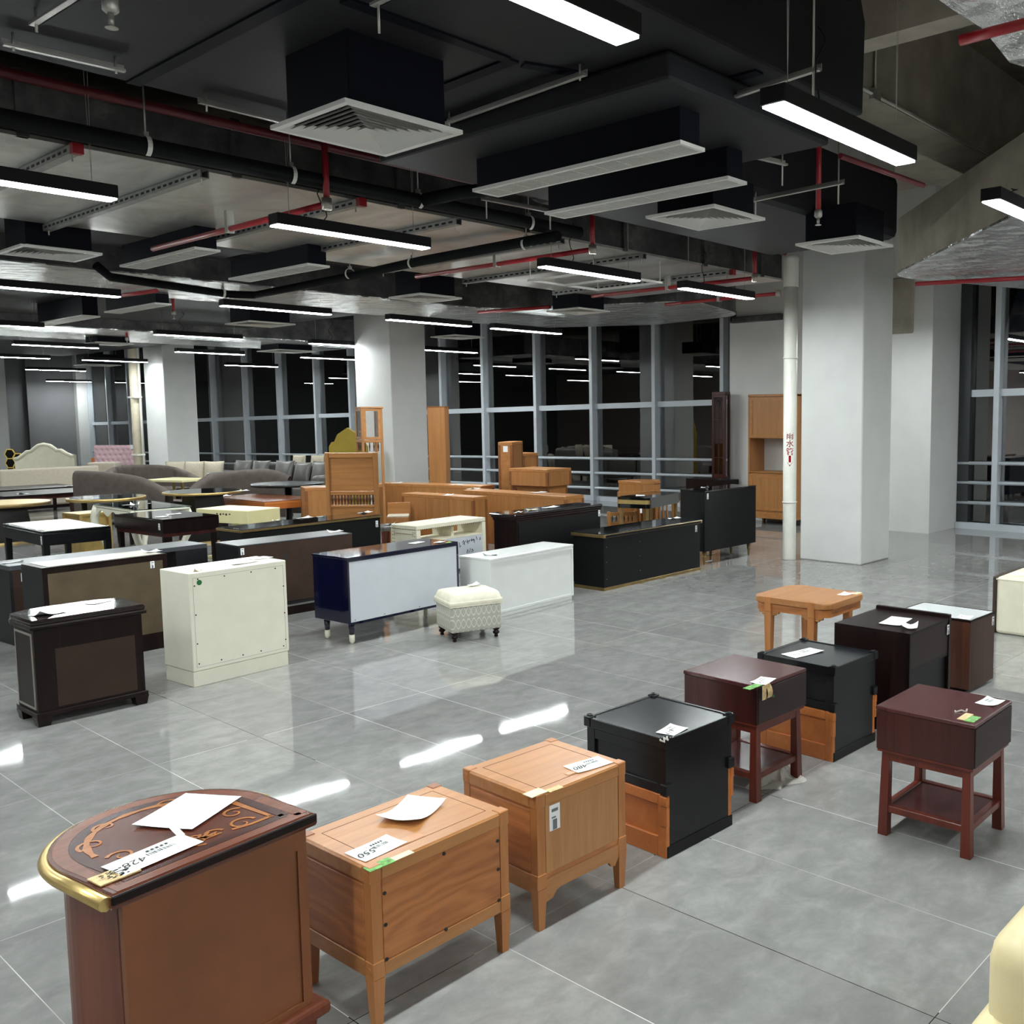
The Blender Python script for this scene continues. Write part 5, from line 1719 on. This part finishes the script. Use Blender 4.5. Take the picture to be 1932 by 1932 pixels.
dm = MB().frame_x(.036, d - .036, zg, h - .03, .002, .022, .035).build('door', 'honey', t)
MB().box(.01, .013, .07, d - .07, zg + .035, h - .065).build('pane', 'glass', dm)
MB().lathe([(.004, 0), (.01, .008), (.012, .018), (.004, .024)], n=10, M4=Matrix.Translation((0, .06, zg + .12)) @ Matrix.Rotation(-PI / 2, 4, 'Y')).build('knob', 'brass', dm)
for k in range(4):
    m = MB(); spindle(m, .05 + k * .065, .02, zg - .18, zg - .05, .012); m.build('spindle', 'spindle', t)
    m = MB(); spindle(m, .02, .07 + k * .1, zg - .18, zg - .05, .012); m.build('spindle', 'spindle', t)
# chests and low sideboards
t = T('chest', 'oak chest with a white slip on top, standing behind the red brown table', 'chest', 7.36, 12.93, -22, .62, .45)
oak_box(t, 0, .62, 0, .45, 0, .80)
paper(592, 917, .802, .16, .1, 20, 'white slip on the oak chest beside the spindle headboard', 'paper_slip', curl=.02)
t = T('bench', 'low oak bench with pale seat board beside the spindle headboard', 'bench', 7.66, 11.38, -38, .30, .36)
MB().box(0, .30, 0, .36, .0, .44, .004).build('base', 'honey_v', t)
MB().box(.005, .295, .005, .33, .44, .462, .006).build('seat_board', 'beige_fabric', t)
MB().box(-.005, .305, .335, .36, 0, .62, .004).build('end_panel', 'honey', t)
MB().box(.0, .30, -.004, .0, .22, .235).build('drawer_gap', 'honey_dark', t)
t = T('sideboard', 'oak sideboard with loose slips on top, nearest of the oak sideboards', 'sideboard', 8.289, 10.293, 5.9, .26, 1.407)
oak_box(t, 0, .26, 0, 1.407, 0, .735)
MB().box(-.0015, 0, .46, .466, .02, .68).box(-.0015, 0, .93, .936, .02, .68).build('panel_joint', 'honey_dark', t)
paper(846, 934, .737, .18, .1, 30, 'white slip on the nearest oak sideboard', 'paper_slip', curl=.05)
paper(822, 931, .737, .1, .05, 0, 'torn tan slip on the nearest oak sideboard', 'paper_slip', curl=.02, mat='paper_cream')
t = T('sideboard', 'long oak sideboard behind the nearest one, in front of the stepped oak boxes', 'sideboard', 9.012, 9.253, 3.3, .36, 2.015)
oak_box(t, 0, .36, 0, 2.015, 0, .75)
paper(893, 922, .752, .24, .12, 20, 'white sheet on the far end of the long oak sideboard', 'paper_slip', curl=.04)
paper(1018, 929, .752, .24, .12, 10, 'curled white sheet on the near end of the long oak sideboard', 'paper_slip', curl=.06)
t = T('sideboard', 'oak sideboard along the foot of the white column', 'sideboard', 9.45, 11.55, 16, .36, 2.0)
oak_box(t, 0, .36, 0, 2.0, 0, .76)
paper(*px_of(Vector((9.12, 13.2, .762))), .762, .2, .1, 0, 'white slip on the oak sideboard by the column', 'paper_slip', curl=.01)
paper(*px_of(Vector((9.45, 12.1, .762))), .762, .2, .1, 0, 'flat white sheet on the near end of the oak sideboard by the column', 'paper_slip', curl=.01)
t = T('wardrobe', 'tall narrow oak wardrobe side between the white column and the window', 'wardrobe', 9.85, 13.36, -50.7, .285, .30)
MB().box(0, .285, 0, .30, 0, 1.985, .003).build('body', 'honey_v', t)
MB().box(-.004, .289, -.004, .304, 1.965, 1.99, .003).build('top', 'honey_dark', t)
MB().box(-.004, .0, .0, .03, 0, 1.965).box(-.004, .0, .27, .3, 0, 1.965).build('edge_post', 'honey_dark', t)
t = T('display_cabinet', 'tall oak cabinet standing behind the stepped oak chests', 'cabinet', 9.75, 11.15, 33.5, .6, .215)
oak_box(t, 0, .6, 0, .215, 0, 1.43, mat='honey_v')
MB().box(-.003, 0, .03, .18, .06, .7).box(-.003, 0, .03, .18, .74, 1.36).build('side_panel', 'honey', t)
MB().box(-.006, -.002, .07, .14, 1.28, 1.37).build('sticker_tag', 'paper', t)
t = T('chest', 'narrow oak chest just behind the tall oak cabinet', 'chest', 10.5, 11.75, 0, .32, .35)
oak_box(t, 0, .32, 0, .35, 0, 1.22)
t = T('chest', 'lower oak chest carrying the overhanging oak box', 'chest', 9.66, 10.29, 6.8, .45, .62)
oak_box(t, 0, .45, 0, .62, 0, .80)
t = T('chest', 'oak box with overhang stacked on the lower oak chest', 'chest', 9.571, 10.198, 6.8, .542, .727, z=.802)
oak_box(t, 0, .542, 0, .727, 0, .25)
t = T('chest', 'oak chest with one rounded end in front of the window, beside the black console', 'chest', 10.6, 9.3, -7.7, .5, .52)
MB().box(0, .26, 0, .52, 0, .82, .003).build('body', 'honey_v', t)
MB().prism([(.26, 0)] + [(.26 + .26 * math.sin(PI * k / 14), .26 - .26 * math.cos(PI * k / 14)) for k in range(15)], 0, .80).build('rounded_end', 'honey', t)
MB().prism([(-.005, -.005), (.26, -.005)] + [(.26 + .27 * math.sin(PI * k / 14), .26 - .27 * math.cos(PI * k / 14)) for k in range(15)] + [(-.005, .525)], .81, .85, .004).build('top', 'honey', t)
railed_end('headboard', 'oak bed end with a row of slots, behind the long oak sideboard', 10.1, 9.3, -32, .55, .74, 12)
railed_end('headboard', 'lower oak bed end with short spindles, beside the legs of the black console', 9.5, 8.95, -36, .42, .52, 6)
t = T('headboard', 'oak crib side with slanted row of turned spindles behind the black console legs', 'headboard', 10.25, 9.12, -30, .62, .05)
for px in (0, .58):
    MB().box(px, px + .04, 0, .05, 0, .62, .005).build('post', 'honey_v', t)
MB().box(.04, .58, .01, .04, .55, .62, .004).box(.04, .58, .01, .04, .1, .14, .004).build('rail', 'honey', t)
for i in range(8):
    m = MB(); spindle(m, .08 + i * .06, .025, .14, .55, .018); m.build('spindle', 'honey', t)
railed_end('headboard', 'oak bed end with spindles next to the tall black cabinet', 10.85, 8.75, -30, .62, .60, 9)
# reddish display hutch with an arched glazed side
t = T('display_cabinet', 'reddish display hutch with arched glazed door on a dark base, at the window end', 'cabinet', 13.45, 9.87, 0, .16, .28)
w, d = .16, .28
MB().box(-.15, w + .12, -.1, .75, 0, .70, .006).build('base', 'espresso', t)
MB().box(0, w, 0, d, .72, .76, .004).build('shelf', 'mahog_v', t)
MB().box(0, w, 0, d, 2.16, 2.22, .004).build('cornice', 'mahog_v', t)
for px, py in ((.018, .018), (w - .018, .018), (.018, d - .018), (w - .018, d - .018)):
    MB().box(px - .018, px + .018, py - .018, py + .018, .74, 2.18).build('post', 'mahog_v', t)
dm = MB().frame_x(.02, d - .02, .76, 2.16, .004, .024, .03).build('door', 'mahog_v', t)
m = MB()
for z in (1.08, 1.42, 1.74):
    m.box(.006, .02, .04, d - .04, z - .008, z + .008)
m.box(.006, .02, d / 2 - .008, d / 2 + .008, .78, 1.78)
n = 12
m.tube([(.013, d / 2 + (d / 2 - .045) * math.cos(PI * k / n), 1.9 + .2 * math.sin(PI * k / n)) for k in range(n + 1)], .01, 6)
m.tube([(.013, d / 2, 1.78), (.013, d / 2 - .07, 2.05)], .006, 6)
m.tube([(.013, d / 2, 1.78), (.013, d / 2 + .07, 2.05)], .006, 6)
m.tube([(.013, d / 2, 1.78), (.013, d / 2, 2.1)], .007, 6)
m.build('glazing_bar', 'mahog_v', dm)
MB().box(.012, .015, .05, d - .05, .79, 2.13).build('pane', 'glass', dm)
# tall oak wall unit on the pier
t = T('wall_unit', 'tall oak wall unit with open niche standing against the white pier', 'cabinet', 13.3, 8.35, 0, .45, .93)
w, d = .45, .93
MB().box(0, w, d - .03, d, .1, 2.15, .003).build('side_panel', 'honey_v', t)
MB().box(0, w, 0, .03, .1, 2.15, .003).build('side_panel', 'honey_v', t)
MB().box(0, w, 0, d, 2.12, 2.16, .003).build('top', 'honey', t)
MB().box(.02, w, .03, d - .03, 1.43, 2.12).build('upper_box', 'honey_v', t)
dm = MB().box(.004, .02, .035, d - .035, 1.45, 2.1, .003).build('door', 'honey_v', t)
MB().frame_x(.035, d - .035, 1.44, 2.11, -.002, .004, .05).build('door_frame', 'honey', dm)
MB().box(.02, w, .03, d - .03, .1, .86).build('lower_box', 'honey_v', t)
dm = MB().box(.004, .02, .035, d - .035, .24, .83, .003).build('door', 'honey_v', t)
MB().frame_x(.035, d - .035, .235, .835, -.002, .004, .05).build('door_frame', 'honey', dm)
MB().box(.0, w, .02, d - .02, .86, .88, .003).build('shelf', 'honey', t)
MB().box(-.01, w, -.01, d + .01, .1, .2, .006).build('plinth', 'honey', t)
for px, py in ((.05, .06), (.05, d - .06), (w - .05, .06), (w - .05, d - .06)):
    MB().taper(px, py, 0, .1, .02, .03).build('foot', 'honey_dark', t)

# ================================================================== SOFAS AND BEDS FAR DOWN THE HALL
def curved_sofa(label, pts, hs, thick=.16, seat=.5, mat='sofa_taupe', side=1, channels=0):
    """back follows the floor line pts with the heights hs; seat on the given side"""
    x0, y0 = pts[len(pts) // 2][:2]
    t = T('sofa', label, 'sofa', x0, y0)
    n = 32
    def at(u):
        f = u * (len(pts) - 1)
        i = min(int(f), len(pts) - 2)
        k = f - i
        def cr(a, b, c, d_):
            return .5 * ((2 * b) + (-a + c) * k + (2 * a - 5 * b + 4 * c - d_) * k * k + (-a + 3 * b - 3 * c + d_) * k ** 3)
        g = lambda j: (*pts[max(0, min(len(pts) - 1, j))], hs[max(0, min(len(hs) - 1, j))])
        return [cr(*(g(i + q)[e] for q in (-1, 0, 1, 2))) for e in range(3)]
    def nrm(u):
        a, b = at(max(0, u - .01)), at(min(1, u + .01))
        dx, dy = b[0] - a[0], b[1] - a[1]
        L = math.hypot(dx, dy)
        return -dy / L * side, dx / L * side
    prof = [(0, .12), (0, .5), (0, .86), (.02, .95), (.07, .995), (.12, 1.0), (thick - .01, .96), (thick, .88), (thick, .5), (thick, .12)]
    def fn(u, v):
        x, y, h = at(u)
        nx, ny = nrm(u)
        f = v * (len(prof) - 1)
        i = min(int(f), len(prof) - 2)
        k = f - i
        o = prof[i][0] * (1 - k) + prof[i + 1][0] * k
        z = (prof[i][1] * (1 - k) + prof[i + 1][1] * k) * h
        if channels and o > .05:
            o += .05 * abs(math.sin(u * channels * PI)) ** .6
        return (x + nx * o - x0, y + ny * o - y0, z)
    m = MB().grid(fn, n * 2, 18)
    m.build('backrest', mat, t)
    if seat:
        def fs(u, v):
            x, y, h = at(u)
            nx, ny = nrm(u)
            q = [(thick * .5, .12), (thick * .5, .42), (thick + seat * .9, .43), (thick + seat, .38), (thick + seat, .12)]
            f = v * 4
            i = min(int(f), 3)
            k = f - i
            o = q[i][0] * (1 - k) + q[i + 1][0] * k
            return (x + nx * o - x0, y + ny * o - y0, q[i][1] * (1 - k) + q[i + 1][1] * k)
        MB().grid(fs, n, 8).build('seat', mat, t)
    for u in (.04, .96):
        x, y, h = at(u)
        nx, ny = nrm(u)
        MB().taper(x + nx * .08 - x0, y + ny * .08 - y0, 0, .14, .02, .03).build('leg', 'espresso', t)
    return t
curved_sofa('taupe velvet sofa with vertical channels on its curved back, facing the camera', [(7.45, 20.55), (7.75, 21.0), (8.3, 21.05), (8.85, 20.5), (9.0, 19.6)], [.72, .84, .86, .82, .6], side=-1, channels=9)
curved_sofa('taupe sofa with a sloping curved back turned away, nearer the pink headboard', [(6.2, 18.4), (6.45, 17.9), (6.75, 17.2), (6.95, 16.6)], [.92, .9, .82, .6], seat=.3, side=1)
curved_sofa('taupe sofa with an arched back turned away, nearer the grey sofa', [(7.25, 16.25), (7.58, 16.37), (7.93, 16.3), (8.36, 15.9), (8.56, 15.6)], [.6, .82, .9, .92, .8], seat=.3, side=1)
# grey leather sofa
t = T('sofa', 'long grey leather sofa under the far windows', 'sofa', 9.35, 20.3, -74, 3.0, .9)
def soft(name, x0, x1, y0, y1, z0, z1, r, mat):
    m = MB().box(x0, x1, y0, y1, z0, z1, r, 4)
    for f in m.bm.faces: f.smooth = True
    return m.build(name, mat, t)
soft('seat', .05, 2.95, .0, .85, .12, .43, .06, 'sofa_grey')
soft('backrest', .0, 3.0, .68, .9, .2, .86, .07, 'sofa_grey')
soft('arm', -.05, .16, .0, .9, .12, .66, .07, 'sofa_grey')
soft('arm', 2.84, 3.05, .0, .9, .12, .66, .07, 'sofa_grey')
for x in (.08, 2.9):
    for y in (.06, .84):
        MB().taper(x, y, 0, .13, .02, .025).build('leg', 'espresso', t)
tilt = math.radians(-18)
def cushion(x, y, z, s, ang, mat, label, lean=.3, group=None):
    m = MB()
    for side in (1, -1):
        def fn(u, v):
            a, b = u * 2 - 1, v * 2 - 1
            k = max(0, (1 - a * a) * (1 - b * b)) ** .5
            pinch = 1 - .08 * (1 - abs(a * b))
            return (a * s / 2 * (1 - .06 * (1 - b * b)), side * .075 * k, b * s / 2 * (1 - .06 * (1 - a * a)))
        m.grid(fn, 12, 12)
    bmesh.ops.remove_doubles(m.bm, verts=m.bm.verts[:], dist=.0005)
    o = m.build('cushion', mat)
    o.location = (x, y, z)
    o.rotation_euler = (lean, 0, math.radians(ang))
    return tag(o, label, 'cushion', group)
def on_sofa(u, v, z):
    a = math.radians(-74)
    return 9.35 + math.cos(a) * u - math.sin(a) * v, 20.3 + math.sin(a) * u + math.cos(a) * v, z
for u, w_, nm in ((.45, .5, 'slouching at the far arm'), (.95, .5, 'second from the far arm'), (1.6, .52, 'in the middle'), (2.1, .46, 'just past the middle'), (2.6, .52, 'at the near arm')):
    x, y, z = on_sofa(u, .53, .67)
    cushion(x, y, z, w_, -74, 'sofa_grey', f'grey leather cushion on the long grey sofa, {nm}', -.28)
for u, nm in ((1.6, 'first'), (2.1, 'second'), (2.55, 'third')):
    x, y, z = on_sofa(u, .97, .84)
    cushion(x, y, z, .36, -74, 'cushion', f'cream cushion propped behind the back of the grey sofa, {nm} from the column', -.1)
for px, dpt, nm in ((367, 20.6, 'beside the far column, first of the pair'), (403, 20.6, 'beside the far column, second of the pair'), (330, 21.3, 'peeking over the channelled sofa by the column')):
    d_ = ray(px, 889)
    c = Vector((0, 0, EYE)) + d_ * dpt
    cushion(c.x, c.y, c.z - .0, .44, -48, 'cushion', f'beige cushion {nm}', -.2)
t = T('sofa', 'beige sofa by the far column carrying beige cushions', 'sofa', 8.72, 21.35, -50, 1.0, .75)
soft('seat', 0, 1.0, 0, .75, .1, .48, .06, 'beige_fabric')
soft('backrest', 0, 1.0, .58, .75, .2, .64, .06, 'beige_fabric')
# long beige bench, tall headboards
t = T('bed', 'long beige upholstered bed frame seen from its side, behind the dark tables', 'bed', 6.15, 22.0, 5, 1.85, 1.5)
MB().box(0, 1.85, 0, .12, .06, .82, .04, 3).build('side_rail', 'beige_fabric', t)
MB().box(0, 1.85, .12, 1.5, .06, .35, .04, 3).build('base', 'beige_fabric', t)
MB().box(.05, 1.8, .03, 1.4, 0, .06).build('plinth', 'espresso', t)
t = T('side_table', 'black round side table holding a beige cube', 'table', 8.3, 22.9)
MB().lathe([(.24, .56), (.25, .58), (.24, .6)], n=28).build('top', 'black', t)
MB().lathe([(.16, 0), (.16, .015), (.02, .03), (.02, .56)], n=16).build('stem', 'black', t)
o = MB().box(-.28, .28, -.2, .2, .0, .24, .03, 3).build('box', 'beige_fabric')
o.location = (8.42, 23.05, .602)
o.rotation_euler = (0, 0, math.radians(-40))
tag(o, 'beige fabric covered cube on the black round side table', 'box')
def upright(name, label, cat, px0, px1, depth, zb, outline, th, mat, rim=None):
    """board standing on the floor, its outline (0..1 across, metres up), facing the camera side"""
    a, b = Vector((0, 0, EYE)) + ray(px0, 860) * depth, Vector((0, 0, EYE)) + ray(px1, 860) * depth
    w = math.hypot(b.x - a.x, b.y - a.y)
    t = T(name, label, cat, a.x, a.y, math.degrees(math.atan2(b.y - a.y, b.x - a.x)), w, th)
    return t, w
t, w = upright('headboard', 'cream upholstered headboard with an arched crown at the far end', 'headboard', 26, 139, 27.0, 0, None, .1, 'cream_leather')
crown = [((x - 158) / 670, 1.10 - (y - 222) * .00246) for x, y in ((158, 388), (200, 380), (250, 345), (300, 306), (350, 300), (380, 270), (430, 236), (490, 222), (560, 236), (610, 274), (630, 295), (680, 290), (740, 330), (800, 356), (828, 355))]
m = MB()
def extrude_xz(m, pts, y0, y1):
    a = [m.bm.verts.new((p[0], y0, p[1])) for p in pts]
    b = [m.bm.verts.new((p[0], y1, p[1])) for p in pts]
    m.bm.faces.new(a); m.bm.faces.new(b[::-1])
    for i in range(len(pts)):
        m.bm.faces.new((a[i], b[i], b[(i + 1) % len(pts)], a[(i + 1) % len(pts)]))
extrude_xz(m, [(0, 0)] + [(u * w, z) for u, z in crown] + [(w, 0)], .02, .12)
m.build('board', 'cream_leather', t)
MB().tube([(u * w, .03, z - .03) for u, z in crown], .05, 10).build('padded_border', 'cream_leather', t)
t, w = upright('headboard', 'pink tufted headboard leaning by the stained pipe', 'headboard', 178, 267, 25.5, 0, None, .1, 'pink')
def tuft(u, v):
    x, z = u * w, v * 1.085
    a = (u * 9) + .0
    b = v * 8
    best = 9
    for j in range(int(b) - 1, int(b) + 3):
        off = .5 * (j % 2)
        i = round(a - off) + off
        dd = math.hypot((a - i) * w / 9, (b - j) * 1.085 / 8)
        best = min(best, dd)
    edge = min(u, 1 - u, 1 - v) * 9
    return (x, .0 - .035 * min(1, edge * 2) + .04 * math.exp(-(best / .035) ** 2), z)
m = MB().grid(tuft, 72, 64)
m.box(0, w, .0, .08, 0, 1.085)
m.build('tufted_board', 'pink', t)
MB().box(-.1, -.01, .02, .1, 0, .75).build('side_panel', 'orange_wood', t)
paper_t = MB().box(w - .26, w, -.045, -.04, .98, 1.09).build('sticker_tag', 'paper', t)
t, w = upright('mirror', 'black mirror of joined hexagons with a gold rim beside the cream headboard', 'mirror', 8, 46, 27.6, 0, None, .05, 'black')
def hexa(cx, cz, r):
    return [(cx + r * math.cos(PI / 3 * k), cz + r * math.sin(PI / 3 * k)) for k in range(6)]
m, g = MB(), MB()
for cx, cz in ((.16, .78), (.38, .66), (.16, .52), (.38, .40), (.16, .26), (.38, .14)):
    pts = hexa(cx, cz, .14)
    extrude_xz(m, pts, .0, .02)
    hp_ = hexa(cx, cz, .15)
    g.tube([(p[0], .01, p[1]) for p in hp_ + hp_[:1]], .02, 6)
m.build('mirror_face', 'black_gloss', t)
g.build('gold_rim', 'gold_paint', t)

t, w = upright('headboard', 'mustard upholstered headboard with a pointed crown behind the display cabinet', 'headboard', 621, 692, 17.5, 0, None, .1, 'mustard')
extrude = MB()
extrude_xz(extrude, [(0, 0), (0, 1.28), (.05, 1.36), (.1, 1.37), (.16, 1.50), (w * .5, 1.62), (w - .16, 1.50), (w - .1, 1.37), (w - .05, 1.36), (w, 1.28), (w, 0)], .0, .1)
extrude.build('board', 'mustard', t)
paper(1340, 1046, .0, .16, .08, 10, 'white paper scrap on the floor under the tall black cabinet', 'paper_slip', curl=.04)
paper(1338, 1059, .0, .14, .06, -10, 'white paper scrap on the floor by the front foot of the tall black cabinet', 'paper_slip', curl=.04)
